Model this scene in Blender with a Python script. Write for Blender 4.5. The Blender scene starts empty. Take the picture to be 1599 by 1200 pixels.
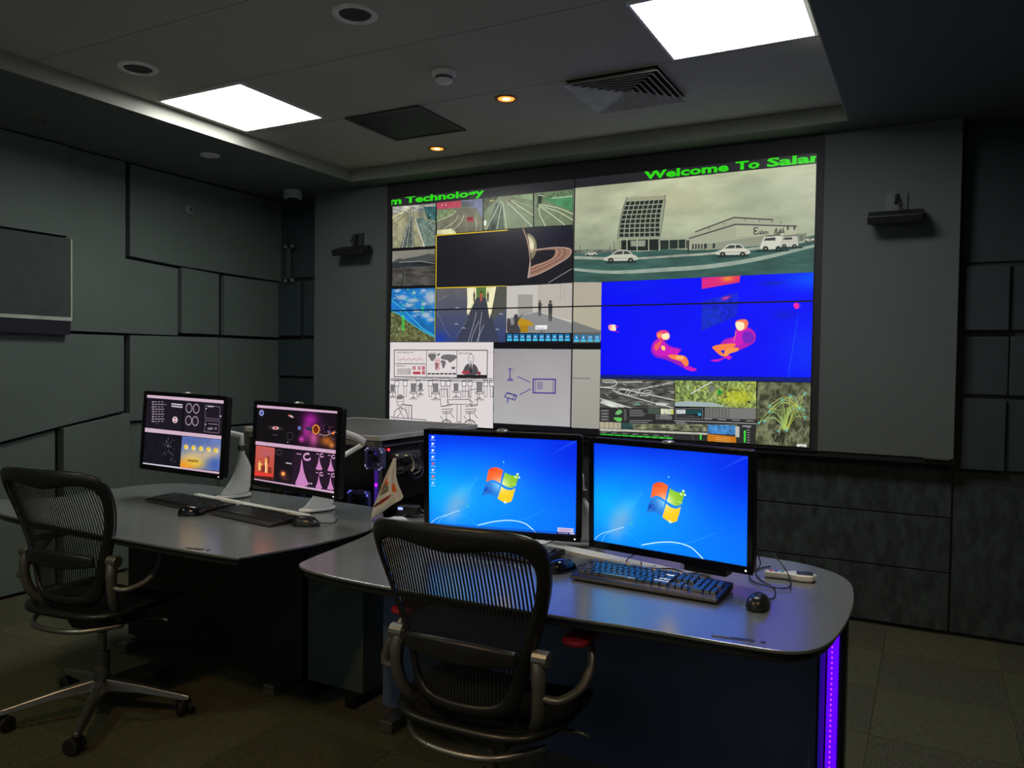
import bpy, math, random
import numpy as np
from mathutils import Vector, Matrix
random.seed(7); rng = np.random.default_rng(7)
PI = math.pi
S = bpy.context.scene; COL = S.collection

# ---------------------------------------------------------------- camera
CH = 1.40
F = 1220.19
yaw, pitch, roll = .4908, -.0271, .0145
fw = np.array([-math.sin(yaw)*math.cos(pitch), math.cos(yaw)*math.cos(pitch), math.sin(pitch)])
r0 = np.array([math.cos(yaw), math.sin(yaw), 0]); u0 = np.cross(r0, fw)
rt = math.cos(roll)*r0 + math.sin(roll)*u0; up = -math.sin(roll)*r0 + math.cos(roll)*u0
cam = bpy.data.objects.new('camera', bpy.data.cameras.new('camera')); COL.objects.link(cam)
cam.data.sensor_width = 36; cam.data.lens = 36*F/1599; cam.data.clip_start = .02
M = Matrix(((rt[0], up[0], -fw[0], 0), (rt[1], up[1], -fw[1], 0), (rt[2], up[2], -fw[2], CH), (0, 0, 0, 1)))
cam.matrix_world = M
S.camera = cam
# ---------------------------------------------------------------- world, exposure
S.view_settings.view_transform = 'Standard'; S.view_settings.look = 'None'
S.view_settings.exposure = 0.0; S.view_settings.gamma = 1; S.view_settings.use_curve_mapping = False
w = bpy.data.worlds.new('world'); S.world = w; w.use_nodes = True
w.node_tree.nodes['Background'].inputs[0].default_value = (.10, .13, .12, 1)
w.node_tree.nodes['Background'].inputs[1].default_value = .05
PANEL_STRENGTH = 17.0      # the two LED ceiling panels (built further down)
HALOGEN = 16.0             # warm ceiling downlights
SCREEN = 1.0
def spot(name, loc, energy, col, size=.05, ang=100, aim=(0, 0, -1)):
    l = bpy.data.lights.new(name, 'SPOT'); l.energy = energy; l.color = col; l.spot_size = math.radians(ang)
    l.spot_blend = .8; l.shadow_soft_size = size
    o = bpy.data.objects.new(name, l); COL.objects.link(o); o.location = loc
    o.rotation_euler = Vector(aim).to_track_quat('-Z', 'Y').to_euler(); return o
# warm halogen downlights of the corridor behind the viewer, over the carpet
spot('corridor_halogen', (-1.6, .3, 2.6), 46, (1, .62, .3), .06, 120, (-.1, .45, -1))
spot('corridor_halogen', (.2, .6, 2.6), 30, (1, .76, .46), .06, 110, (0, .55, -1))
spot('corridor_halogen', (-3.2, .4, 2.6), 26, (.9, .95, .6), .06, 110, (.05, .4, -1))

al = bpy.data.lights.new('front_fill', 'AREA'); al.shape = 'RECTANGLE'; al.size = 3.6; al.size_y = 1.6; al.energy = 6; al.color = (.86, 1, .94)  # fill added behind the viewer to lift the ceiling, chairs and desk front
ao = bpy.data.objects.new('front_fill', al); COL.objects.link(ao); ao.location = (-1.9, -.70, 1.7); ao.rotation_euler = (PI/2, 0, 0)

# ---------------------------------------------------------------- helpers
def ray(x, y): return fw*F + rt*(x-800) - up*(y-600)
def at_z(x, y, z): d = ray(x, y); d = d*(z-CH)/d[2]; return np.array([d[0], d[1], z])
def at_y(x, y, Y): d = ray(x, y); d = d*Y/d[1]; return np.array([d[0], Y, d[2]+CH])

def lin(c):
    c = [v/255 for v in c[:3]]
    return tuple((v/12.92 if v <= .04045 else ((v+.055)/1.055)**2.4) for v in c)+(1,)

MATS = {}
def mat(name, rgb, rough=.5, metal=0, var=.15, scale=12, bump=0, bscale=200, spec=.5, emit=None, estr=0, stretch=None):
    if name in MATS: return MATS[name]
    m = bpy.data.materials.new(name); m.use_nodes = True; nt = m.node_tree; b = nt.nodes['Principled BSDF']
    c = lin(rgb)
    tc = nt.nodes.new('ShaderNodeTexCoord'); nz = nt.nodes.new('ShaderNodeTexNoise')
    nz.inputs['Scale'].default_value = scale; nz.inputs['Detail'].default_value = 4
    src = tc.outputs['Object']
    if stretch:
        mp = nt.nodes.new('ShaderNodeMapping'); mp.inputs['Scale'].default_value = stretch
        nt.links.new(src, mp.inputs['Vector']); src = mp.outputs['Vector']
    nt.links.new(src, nz.inputs['Vector'])
    rp = nt.nodes.new('ShaderNodeValToRGB')
    rp.color_ramp.elements[0].position = .3; rp.color_ramp.elements[1].position = .7
    rp.color_ramp.elements[0].color = tuple(v*(1-var) for v in c[:3])+(1,)
    rp.color_ramp.elements[1].color = tuple(min(1, v*(1+var)) for v in c[:3])+(1,)
    nt.links.new(nz.outputs['Fac'], rp.inputs['Fac']); nt.links.new(rp.outputs['Color'], b.inputs['Base Color'])
    b.inputs['Roughness'].default_value = rough; b.inputs['Metallic'].default_value = metal
    b.inputs['Specular IOR Level'].default_value = spec
    if bump:
        n2 = nt.nodes.new('ShaderNodeTexNoise'); n2.inputs['Scale'].default_value = bscale; n2.inputs['Detail'].default_value = 3
        nt.links.new(src, n2.inputs['Vector'])
        bp = nt.nodes.new('ShaderNodeBump'); bp.inputs['Strength'].default_value = bump; bp.inputs['Distance'].default_value = .004
        nt.links.new(n2.outputs['Fac'], bp.inputs['Height']); nt.links.new(bp.outputs['Normal'], b.inputs['Normal'])
    if emit:
        b.inputs['Emission Color'].default_value = lin(emit); b.inputs['Emission Strength'].default_value = estr
    MATS[name] = m; return m

def shade(o, smooth):
    if smooth:
        o.data.polygons.foreach_set('use_smooth', [True]*len(o.data.polygons))

class MB:
    def __init__(s): s.v = []; s.f = []
    def add(s, v, f):
        n = len(s.v); s.v += [tuple(map(float, p)) for p in v]; s.f += [tuple(i+n for i in q) for q in f]; return s
    def box(s, x0, x1, y0, y1, z0, z1, M=None):
        v = [(x, y, z) for z in (z0, z1) for y in (y0, y1) for x in (x0, x1)]
        if M is not None: v = [M @ Vector(p) for p in v]
        return s.add(v, [(0, 2, 3, 1), (4, 5, 7, 6), (0, 1, 5, 4), (2, 6, 7, 3), (0, 4, 6, 2), (1, 3, 7, 5)])
    def frustum(s, x0, x1, y0, y1, z0, z1, i):
        v = [(x0, y0, z0), (x1, y0, z0), (x0, y1, z0), (x1, y1, z0), (x0+i, y0+i, z1), (x1-i, y0+i, z1), (x0+i, y1-i, z1), (x1-i, y1-i, z1)]
        return s.add(v, [(0, 2, 3, 1), (4, 5, 7, 6), (0, 1, 5, 4), (2, 6, 7, 3), (0, 4, 6, 2), (1, 3, 7, 5)])
    def prism(s, pts, z0, z1, inset=0, top_in=None):
        n = len(pts); c = np.mean(pts, axis=0)
        v = [(p[0], p[1], z0) for p in pts]+[(p[0], p[1], z1) for p in pts]
        f = [tuple(range(n-1, -1, -1)), tuple(range(n, 2*n))]+[(i, (i+1) % n, n+(i+1) % n, n+i) for i in range(n)]
        return s.add(v, f)
    def lathe(s, prof, M=None, n=24, cap=True):
        v = []; f = []; k = len(prof)
        for i in range(n):
            a = 2*PI*i/n
            for r, z in prof: v.append((r*math.cos(a), r*math.sin(a), z))
        for i in range(n):
            j = (i+1) % n
            for q in range(k-1): f.append((i*k+q, j*k+q, j*k+q+1, i*k+q+1))
        if cap:
            if prof[0][0] > 1e-6: f.append(tuple(i*k for i in range(n-1, -1, -1)))
            if prof[-1][0] > 1e-6: f.append(tuple(i*k+k-1 for i in range(n)))
        if M is not None: v = [M @ Vector(p) for p in v]
        return s.add(v, f)
    def cyl(s, a, b, r, r2=None, n=14):
        a, b = Vector(a), Vector(b); d = b-a
        Mx = Matrix.Translation(a) @ d.to_track_quat('Z', 'Y').to_matrix().to_4x4()
        return s.lathe([(r, 0), (r if r2 is None else r2, d.length)], Mx, n)
    def tube(s, pts, r, n=8, flat=1.0, caps=True):
        pts = [Vector(p) for p in pts]; m = len(pts); rs = r if hasattr(r, '__len__') else [r]*m
        v = []; f = []; prev = None
        for i, p in enumerate(pts):
            t = (pts[min(i+1, m-1)]-pts[max(i-1, 0)]).normalized()
            if prev is None:
                a = Vector((0, 0, 1)) if abs(t.z) < .9 else Vector((1, 0, 0)); nrm = (a-t*a.dot(t)).normalized()
            else:
                nrm = prev-t*prev.dot(t)
                nrm = nrm.normalized() if nrm.length > 1e-6 else prev
            prev = nrm; bn = t.cross(nrm)
            for k in range(n):
                a = 2*PI*k/n; v.append(p+nrm*math.cos(a)*rs[i]*flat+bn*math.sin(a)*rs[i])
        for i in range(m-1):
            for k in range(n):
                k2 = (k+1) % n; f.append((i*n+k, i*n+k2, (i+1)*n+k2, (i+1)*n+k))
        if caps: f.append(tuple(range(n-1, -1, -1))); f.append(tuple((m-1)*n+k for k in range(n)))
        return s.add(v, f)
    def build(s, name, m, parent=None, smooth=False, bevel=0, sub=0, loc=None, seg=2, solid=0):
        me = bpy.data.meshes.new(name); me.from_pydata(s.v, [], s.f); me.update()
        o = bpy.data.objects.new(name, me); COL.objects.link(o)
        if m: me.materials.append(m)
        if parent: o.parent = parent
        if loc is not None: o.location = loc
        if solid:
            q = o.modifiers.new('solid', 'SOLIDIFY'); q.thickness = solid; q.offset = 0
        if bevel:
            q = o.modifiers.new('bevel', 'BEVEL'); q.width = bevel; q.segments = seg; q.limit_method = 'ANGLE'; q.angle_limit = math.radians(40)
        if sub:
            q = o.modifiers.new('sub', 'SUBSURF'); q.levels = sub; q.render_levels = sub
        shade(o, smooth); return o

def tag(o, label=None, cat=None, group=None, kind=None):
    if label: o['label'] = label
    if cat: o['category'] = cat
    if group: o['group'] = group
    if kind: o['kind'] = kind
    return o
def empty(name, loc, rz=0, rot=None):
    o = bpy.data.objects.new(name, None); COL.objects.link(o); o.location = loc; o.empty_display_size = .05
    o.rotation_euler = rot if rot else (0, 0, rz); return o
def copy_tree(o, parent=None):
    c = o.copy(); COL.objects.link(c); c.parent = parent
    for ch in list(o.children): copy_tree(ch, c)
    return c
def smooth_poly(pts, n=6, closed=True):
    out = []; m = len(pts)
    for i in range(m):
        p0, p1, p2, p3 = (np.array(pts[(i+k) % m], float) for k in (-1, 0, 1, 2))
        for k in range(n):
            t = k/n
            out.append(tuple(.5*((2*p1)+(-p0+p2)*t+(2*p0-5*p1+4*p2-p3)*t*t+(-p0+3*p1-3*p2+p3)*t**3)))
    return out
def spline(pts, n=6):
    out = []; m = len(pts)
    for i in range(m-1):
        p0 = np.array(pts[max(i-1, 0)], float); p1 = np.array(pts[i], float); p2 = np.array(pts[i+1], float); p3 = np.array(pts[min(i+2, m-1)], float)
        for k in range(n):
            t = k/n
            out.append(tuple(.5*((2*p1)+(-p0+p2)*t+(2*p0-5*p1+4*p2-p3)*t*t+(-p0+3*p1-3*p2+p3)*t**3)))
    out.append(tuple(np.array(pts[-1], float))); return out
def rrect(x0, x1, y0, y1, r, n=5):
    o = []
    for cx, cy, a in ((x1-r, y1-r, 0), (x0+r, y1-r, PI/2), (x0+r, y0+r, PI), (x1-r, y0+r, 1.5*PI)):
        for k in range(n+1): t = a+PI/2*k/n; o.append((cx+r*math.cos(t), cy+r*math.sin(t)))
    return o

# ---------------------------------------------------------------- painting flat screen pictures with numpy
class Canvas:
    def __init__(s, W, H, mapper, unit):
        s.W, s.H = W, H; s.a = np.zeros((H, W, 3), np.float32); s.m = mapper; s.unit = unit
    def P(s, pts): return np.array([s.m(*p) for p in pts], float)
    def _box(s, P, pad=0):
        x0 = max(0, int(P[:, 0].min()-pad)); x1 = min(s.W, int(P[:, 0].max()+pad)+2)
        y0 = max(0, int(P[:, 1].min()-pad)); y1 = min(s.H, int(P[:, 1].max()+pad)+2)
        return x0, x1, y0, y1
    def _grid(s, b): return np.meshgrid(np.arange(b[0], b[1])+.5, np.arange(b[2], b[3])+.5)
    def mask(s, P, b):
        X, Y = s._grid(b); m = np.zeros(X.shape, bool); n = len(P)
        for i in range(n):
            xa, ya = P[i]; xb, yb = P[(i+1) % n]
            if ya == yb: continue
            c = ((Y < ya) != (Y < yb)) & (X < (xb-xa)*(Y-ya)/(yb-ya)+xa); m ^= c
        return m
    def fill(s, pts, col, n=0, sc=14, a=1, col2=None, axis='y', an=1, clip=None, mono=True):
        P = s.P(pts); b = s._box(P)
        if b[1] <= b[0] or b[3] <= b[2]: return
        m = s.mask(P, b).astype(np.float32)
        if clip is not None: m *= s.mask(s.P(clip), b)
        X, Y = s._grid(b); c = np.array(col, np.float32)/255
        if col2 is not None:
            t = (Y-b[2])/max(1, b[3]-b[2]) if axis == 'y' else (X-b[0])/max(1, b[1]-b[0])
            c = c*(1-t[..., None])+np.array(col2, np.float32)/255*t[..., None]
        else: c = np.broadcast_to(c, X.shape+(3,)).copy()
        if n:
            g = s.noise(b, sc, an)[..., None]
            c = c*(1+n*g)
        R = s.a[b[2]:b[3], b[0]:b[1]]; k = (m*a)[..., None]; R[:] = R*(1-k)+np.clip(c, 0, 1)*k
    def noise(s, b, sc, an=1):
        w, h = b[1]-b[0], b[3]-b[2]; out = np.zeros((h, w), np.float32); amp = 1; tot = 0
        for o in range(4):
            q = max(1.5, sc*s.unit/2**o); gx, gy = int(w/(q*an))+3, int(h/q)+3
            G = rng.random((gy, gx)).astype(np.float32)*2-1
            x = np.arange(w)/(q*an); y = np.arange(h)/q; xi = x.astype(int); yi = y.astype(int); fx = x-xi; fy = (y-yi)[:, None]
            fx = fx*fx*(3-2*fx); fy = fy*fy*(3-2*fy)
            A = G[yi][:, xi]*(1-fx)+G[yi][:, xi+1]*fx; B = G[yi+1][:, xi]*(1-fx)+G[yi+1][:, xi+1]*fx
            out += amp*(A*(1-fy)+B*fy); tot += amp; amp *= .6
        return out/tot*1.6
    def line(s, pts, col, w=1, a=1, clip=None):
        P = s.P(pts); r = max(.55, w*s.unit/2)
        for p, q in zip(P[:-1], P[1:]):
            b = s._box(np.array([p, q]), r+2)
            if b[1] <= b[0] or b[3] <= b[2]: continue
            X, Y = s._grid(b); d = q-p; L = (d**2).sum()+1e-9
            t = np.clip(((X-p[0])*d[0]+(Y-p[1])*d[1])/L, 0, 1); D = np.hypot(X-p[0]-t*d[0], Y-p[1]-t*d[1])
            k = np.clip(r-D+.5, 0, 1)*a
            if clip is not None: k = k*s.mask(s.P(clip), b)
            k = k[..., None]
            R = s.a[b[2]:b[3], b[0]:b[1]]; R[:] = R*(1-k)+np.array(col, np.float32)/255*k
    def ell(s, cx, cy, rx, ry, col, a=1, rot=0, **k):
        pts = [(cx+rx*math.cos(t)*math.cos(rot)-ry*math.sin(t)*math.sin(rot), cy+rx*math.cos(t)*math.sin(rot)+ry*math.sin(t)*math.cos(rot)) for t in np.linspace(0, 2*PI, 28, endpoint=False)]
        s.fill(pts, col, a=a, **k)
    def glow(s, cx, cy, rx, ry, col, a=1, rot=0, clip=None, pw=1):
        P = s.P([(cx-rx, cy-ry), (cx+rx, cy+ry), (cx-rx, cy+ry), (cx+rx, cy-ry)]); c = s.P([(cx, cy)])[0]
        Rx = abs(P[:, 0]-c[0]).max(); Ry = abs(P[:, 1]-c[1]).max(); q = max(Rx, Ry)*2
        b = s._box(np.array([[c[0]-q, c[1]-q], [c[0]+q, c[1]+q]]))
        if b[1] <= b[0] or b[3] <= b[2]: return
        X, Y = s._grid(b); X = X-c[0]; Y = Y-c[1]
        U = (X*math.cos(rot)+Y*math.sin(rot))/Rx; V = (-X*math.sin(rot)+Y*math.cos(rot))/Ry
        k = np.exp(-1.6*(U*U+V*V)**pw)*a
        if clip is not None: k = k*s.mask(s.P(clip), b)
        k = k[..., None]; R = s.a[b[2]:b[3], b[0]:b[1]]; R[:] = R*(1-k)+np.array(col, np.float32)/255*k
    def text(s, t, x, y, h, col, dx=(1, 0), sx=1.0, bold=0):
        for tri in glyphs(t, bold):
            s.fill([(x+(p[0]*sx*dx[0])*h, y-p[1]*h+p[0]*sx*dx[1]*h) for p in tri], col)
    def image(s, name):
        a = s.a
        a = (a[0::2, 0::2]+a[1::2, 0::2]+a[0::2, 1::2]+a[1::2, 1::2])/4
        h, w_ = a.shape[:2]; im = bpy.data.images.new(name, w_, h, alpha=False)
        px = np.ones((h, w_, 4), np.float32); px[..., :3] = a[::-1]
        im.pixels.foreach_set(px.ravel()); im.update(); im.pack(); return im
_gc = {}
def glyphs(t, bold=0):
    k = (t, bold)
    if k in _gc: return _gc[k]
    cu = bpy.data.curves.new('lettering', 'FONT'); cu.body = t; cu.size = 1.4; cu.offset = bold; cu.resolution_u = 2
    o = bpy.data.objects.new('lettering', cu); COL.objects.link(o); bpy.context.view_layer.update()
    me = o.to_mesh(); me.calc_loop_triangles()
    out = [[tuple(me.vertices[i].co[:2]) for i in tr.vertices] for tr in me.loop_triangles]
    o.to_mesh_clear(); bpy.data.objects.remove(o); bpy.data.curves.remove(cu); _gc[k] = out; return out

def screen_mat(name, im, strength=1.0, rough=.25):
    m = bpy.data.materials.new(name); m.use_nodes = True; nt = m.node_tree; b = nt.nodes['Principled BSDF']
    b.inputs['Base Color'].default_value = (.01, .01, .012, 1); b.inputs['Roughness'].default_value = rough
    b.inputs['Specular IOR Level'].default_value = .25
    t = nt.nodes.new('ShaderNodeTexImage'); t.image = im; t.extension = 'EXTEND'
    nt.links.new(t.outputs['Color'], b.inputs['Emission Color']); b.inputs['Emission Strength'].default_value = strength
    return m
def uv_quad(name, corners, uvs, m, parent=None, loc=None):
    me = bpy.data.meshes.new(name); me.from_pydata([tuple(c) for c in corners], [], [tuple(range(len(corners)))]); me.update()
    uv = me.uv_layers.new(name='UVMap')
    for i, q in enumerate(uvs): uv.data[i].uv = q
    me.materials.append(m); o = bpy.data.objects.new(name, me); COL.objects.link(o)
    if parent: o.parent = parent
    if loc is not None: o.location = loc
    return o

# ---------------------------------------------------------------- materials
wallm = mat('wall_paint', (92, 104, 97), .75, var=.06, scale=3, bump=.15, bscale=300)
featm = mat('feature_paint', (94, 101, 98), .7, var=.05, scale=2)
blackwall = mat('black_panel', (40, 40, 42), .6, var=.1, scale=3)
clad = mat('carpet_cladding', (52, 60, 60), .95, var=.45, scale=26, bump=.8, bscale=90, stretch=(1, 1, .45))
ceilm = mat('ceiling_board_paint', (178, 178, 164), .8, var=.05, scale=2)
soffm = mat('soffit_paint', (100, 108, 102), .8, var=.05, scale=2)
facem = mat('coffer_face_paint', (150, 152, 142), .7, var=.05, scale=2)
carpm = mat('carpet', (92, 92, 68), .95, var=.35, scale=30, bump=.9, bscale=260, stretch=(1, 5, 1))
carpm2 = mat('carpet_alternate', (84, 84, 64), .95, var=.35, scale=30, bump=.9, bscale=260, stretch=(5, 1, 1))
deskm = mat('desk_laminate', (110, 116, 116), .23, var=.03, scale=2.5, spec=.6)
deskm.node_tree.nodes['Principled BSDF'].inputs['IOR'].default_value = 2.8
edgem = mat('desk_edge', (34, 36, 38), .4)
navym = mat('navy_panel', (92, 108, 146), .6, var=.05)
dgreen = mat('pedestal_panel', (70, 84, 82), .55, var=.05)
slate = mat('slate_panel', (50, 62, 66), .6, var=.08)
blackp = mat('black_plastic', (22, 22, 24), .38, var=.1, scale=40)
glossb = mat('gloss_black', (14, 14, 16), .18, var=.1)
rubber = mat('rubber', (28, 28, 30), .6)
keym = mat('keycap', (40, 46, 58), .2, spec=.8)
keym.node_tree.nodes['Principled BSDF'].inputs['IOR'].default_value = 2.7
whitep = mat('white_plastic', (232, 233, 230), .35, var=.03)
greyp = mat('grey_rail', (226, 228, 226), .4, var=.04)
alum = mat('brushed_aluminium', (150, 150, 148), .35, metal=.9, var=.1, stretch=(1, 1, 20))
darkalu = mat('dark_aluminium', (120, 122, 120), .4, metal=.7, var=.1)
chairb = mat('chair_frame_black', (32, 34, 36), .34, var=.1)
meshm = mat('chair_mesh', (26, 28, 30), .6)
steel = mat('galvanised_steel', (150, 150, 150), .4, metal=.8, var=.2)
redlitm = mat('red_lit_pad', (150, 28, 46), .5)  # red light on the arm pads, put into their colour
dark = mat('dark_inside', (10, 10, 12), .8)
cream = mat('cream_cable', (200, 195, 170), .5)
bluec = mat('blue_cable', (60, 70, 110), .5)
blackc = mat('black_cable', (16, 16, 18), .45)
violet = mat('violet_led', (60, 20, 120), .5, emit=(84, 4, 240), estr=1.35)
violet2 = mat('violet_led_dim', (40, 20, 120), .5, emit=(50, 20, 200), estr=.35)
pinkled = mat('pink_led', (200, 60, 255), .5, emit=(200, 50, 255), estr=1.6)
bluel = mat('blue_led', (60, 60, 220), .4, emit=(120, 130, 255), estr=3)
redl = mat('red_led', (255, 30, 40), .4, emit=(255, 40, 60), estr=4)
greenl = mat('white_led', (255, 255, 255), .4, emit=(230, 235, 230), estr=1.2)
clearb = mat('fan_shroud', (84, 88, 140), .2, spec=.8)

# ---------------------------------------------------------------- room
XL, XR, YB, YF = -4.67, .62, 4.70, -.75
ZC, ZS = 2.75, 2.67                      # coffer ceiling and lower soffit
CX0, CX1, CY1 = -3.66, -.40, 4.38
# floor of carpet tiles
fl = MB().box(XL-.1, XR+.1, YF-.1, YB+.1, -.08, -.006).build('floor', carpm); tag(fl, kind='structure')
tile = MB().box(-.249, .249, -.249, .249, -.012, 0)
tm = None; k = 0
y = YF+.25
ty = np.arange(YF+.25, YB, .5); tx = np.arange(XL+.25, XR+.2, .5)
for j, y in enumerate(ty):
    for i, x in enumerate(tx):
        if tm is None:
            o = tile.build('carpet_tile', carpm, fl); tm = o.data; tm2 = tm.copy(); tm2.materials.clear(); tm2.materials.append(carpm2)
        else:
            o = bpy.data.objects.new('carpet_tile', tm if (i+j) % 2 else tm2); COL.objects.link(o); o.parent = fl
        o.location = (x, y, random.uniform(-.0008, 0))
# ceiling
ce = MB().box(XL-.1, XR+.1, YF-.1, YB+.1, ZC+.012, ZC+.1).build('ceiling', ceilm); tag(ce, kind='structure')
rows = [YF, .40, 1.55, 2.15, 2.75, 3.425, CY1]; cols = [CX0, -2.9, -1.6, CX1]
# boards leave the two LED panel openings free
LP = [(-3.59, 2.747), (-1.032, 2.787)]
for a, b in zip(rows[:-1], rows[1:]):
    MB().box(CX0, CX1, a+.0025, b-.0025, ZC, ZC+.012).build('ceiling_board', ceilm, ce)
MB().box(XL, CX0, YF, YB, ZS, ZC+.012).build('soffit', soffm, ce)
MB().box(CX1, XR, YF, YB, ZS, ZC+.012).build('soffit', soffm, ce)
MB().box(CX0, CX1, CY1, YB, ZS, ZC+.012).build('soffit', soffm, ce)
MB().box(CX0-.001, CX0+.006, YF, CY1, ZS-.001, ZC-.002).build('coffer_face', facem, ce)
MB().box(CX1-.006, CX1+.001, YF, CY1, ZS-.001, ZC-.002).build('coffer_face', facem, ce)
MB().box(CX0, CX1, CY1-.006, CY1+.001, ZS-.001, ZC-.002).build('coffer_face', facem, ce)
# walls
wl = MB().box(XL-.1, XL, YF-.1, YB+.1, 0, ZC).build('wall_left', dark); tag(wl, kind='structure')
wb = MB().box(XL, XR, YB, YB+.1, 0, ZC).build('wall_back', blackwall); tag(wb, kind='structure')
wr = MB().box(XR, XR+.1, YF-.1, YB+.1, 0, ZC).build('wall_right', wallm); tag(wr, kind='structure')
wf = MB().box(XL, XR, YF-.1, YF, 0, ZC).build('wall_front', blackwall); tag(wf, kind='structure')
# relief panels on the left wall: polygons in (Y, z), each with its own depth
def relief(par, pts, d, m=wallm, axis='L'):
    n = len(pts); r = .004
    if axis == 'L':
        v = [(XL, p[0], p[1]) for p in pts]+[(XL+d, p[0], p[1]) for p in pts]
    else:
        v = [(p[0], YB, p[1]) for p in pts]+[(p[0], YB-d, p[1]) for p in pts]
    f = [tuple(range(n)), tuple(range(2*n-1, n-1, -1))]+[(i, n+i, n+(i+1) % n, (i+1) % n) for i in range(n)]
    b = MB(); b.add(v, f); o = b.build('acoustic_panel', m, par, bevel=r); return o
Z1, Z2, Z3, Z4 = 1.03, 1.555, 2.055, 2.50
relief(wl, [(2.90, Z2), (3.695, Z2), (3.695, 2.02), (3.295, 2.04), (3.295, 2.66), (2.90, 2.66)], .06)
relief(wl, [(.2, 2.12), (2.895, 2.12), (2.895, 2.66), (.2, 2.66)], .085)
relief(wl, [(YF, Z2), (.195, Z2), (.195, 2.66), (YF, 2.66)], .06)
relief(wl, [(3.335, 2.06), (3.71, 2.04), (4.69, 2.024), (4.69, 2.66), (3.335, 2.66)], .05)
relief(wl, [(3.735, Z2+.02), (4.06, Z2+.02), (4.06, 2.02), (3.735, 2.034)], .05)
relief(wl, [(4.115, Z2+.02), (4.69, Z2+.02), (4.69, 2.015), (4.115, 2.018)], .045)
relief(wl, [(YF, .905), (2.50, .905), (2.86, .975), (3.285, 1.05), (3.285, 1.54), (YF, 1.52)], .06)
relief(wl, [(3.335, .98), (4.06, .98), (4.06, Z2), (3.335, Z2-.01)], .05)
relief(wl, [(4.085, .9), (4.69, .9), (4.69, Z2), (4.085, Z2)], .03)
relief(wl, [(2.875, .02), (3.32, .02), (3.32, 1.035), (2.875, .965)], .075)
relief(wl, [(YF, .02), (2.85, .02), (2.85, .955), (2.50, .885), (YF, .885)], .03)
relief(wl, [(3.345, .02), (4.07, .02), (4.07, .965), (3.345, .965)], .025)
relief(wl, [(4.085, .02), (4.69, .02), (4.69, .885), (4.085, .885)], .05)
# recess left of the feature wall
FX0, FX1, FZ0 = -4.163, .118, .94
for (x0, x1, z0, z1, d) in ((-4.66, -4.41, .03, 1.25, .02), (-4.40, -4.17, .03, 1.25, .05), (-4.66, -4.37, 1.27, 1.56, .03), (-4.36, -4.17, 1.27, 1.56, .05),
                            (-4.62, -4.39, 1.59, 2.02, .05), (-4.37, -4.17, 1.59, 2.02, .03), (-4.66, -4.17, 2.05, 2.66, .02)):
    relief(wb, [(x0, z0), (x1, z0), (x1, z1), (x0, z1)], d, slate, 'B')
# feature wall that carries the displays
MB().box(FX0, FX1, 4.562, YB, FZ0, ZS).build('feature_panel', featm, wb, bevel=.004)
DX0, DW = -3.4377, 2.8677; DX1 = DX0+DW; DZ1 = CH+1.1681; DH = 1.6128; DZ0 = DZ1-DH; DY = 4.55
MB().box(DX0-.035, DX1+.035, 4.556, 4.563, FZ0, ZS-.002).build('display_backing', blackwall, wb)
MB().box(-.02, .10, 4.552, 4.562, FZ0-.004, FZ0+.001).build('metal_edge', alum, wb)
MB().box(FX0, FX1, 4.57, YB, FZ0-.03, FZ0-.001).build('shadow_gap', dark, wb)
# textile cladding under the feature wall
cz = [.02, .33, .62, .905]
cxs = [FX0, -3.1, -2.0, -.95, FX1]
for a, b in zip(cz[:-1], cz[1:]):
    for c, d in zip(cxs[:-1], cxs[1:]):
        MB().box(c+.002, d-.002, YB-.03-random.uniform(0, .002), YB, a+.003, b-.003).build('cladding_panel', clad, wb, bevel=.003)
# right-hand relief panels beside the feature wall
for (x0, x1, z0, z1, d, m) in ((.147, .345, 1.60, 1.93, .05, slate), (.35, .60, 1.60, 1.93, .02, slate), (.125, .60, 1.95, 2.66, .015, slate), (.147, .35, 1.27, 1.57, .02, slate),
                            (.355, .60, 1.27, 1.57, .035, slate), (.15, .345, .885, 1.25, .05, slate), (.35, .60, .885, 1.25, .02, slate), (.125, .60, .02, .80, .02, clad)):
    relief(wb, [(x0, z0), (x1, z0), (x1, z1), (x0, z1)], d, m, 'B')
for a, b, d in ((YF, 1.2, .03), (1.22, 2.6, .05), (2.62, 3.6, .03), (3.62, 4.69, .05)):
    for z0, z1 in ((.02, .9), (.92, 1.7), (1.72, 2.65)):
        dd = d+random.choice((0, .01))
        MB().box(XR-dd, XR, a, b, z0, z1).build('acoustic_panel', slate, wr, bevel=.004)
# dark recessed display box on the left wall
t = empty('wall_screen', (XL+.085, 2.55, 1.555))
tag(t, 'dark wall-mounted screen with pale lower trim line on the left wall', 'screen')
t.location = (XL, 2.30, 1.53)
b = MB().box(.0, .11, -1.3, .595, .105, .575).build('housing', blackp, t, bevel=.004)
MB().box(.109, .114, -1.3, .594, .106, .574).build('panel_glass', mat('dark_glass', (54, 65, 60), .75), t)
MB().box(.0, .118, -1.3, .597, .082, .104).build('lower_trim', mat('trim_grey', (170, 178, 166), .5), t)
MB().box(.0, .11, -1.3, .595, .0, .08).build('lower_shelf', blackp, t)
MB().box(.0, .112, .596, .604, .082, .575).build('side_trim', mat('trim_olive', (180, 184, 160), .5), t)
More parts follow.
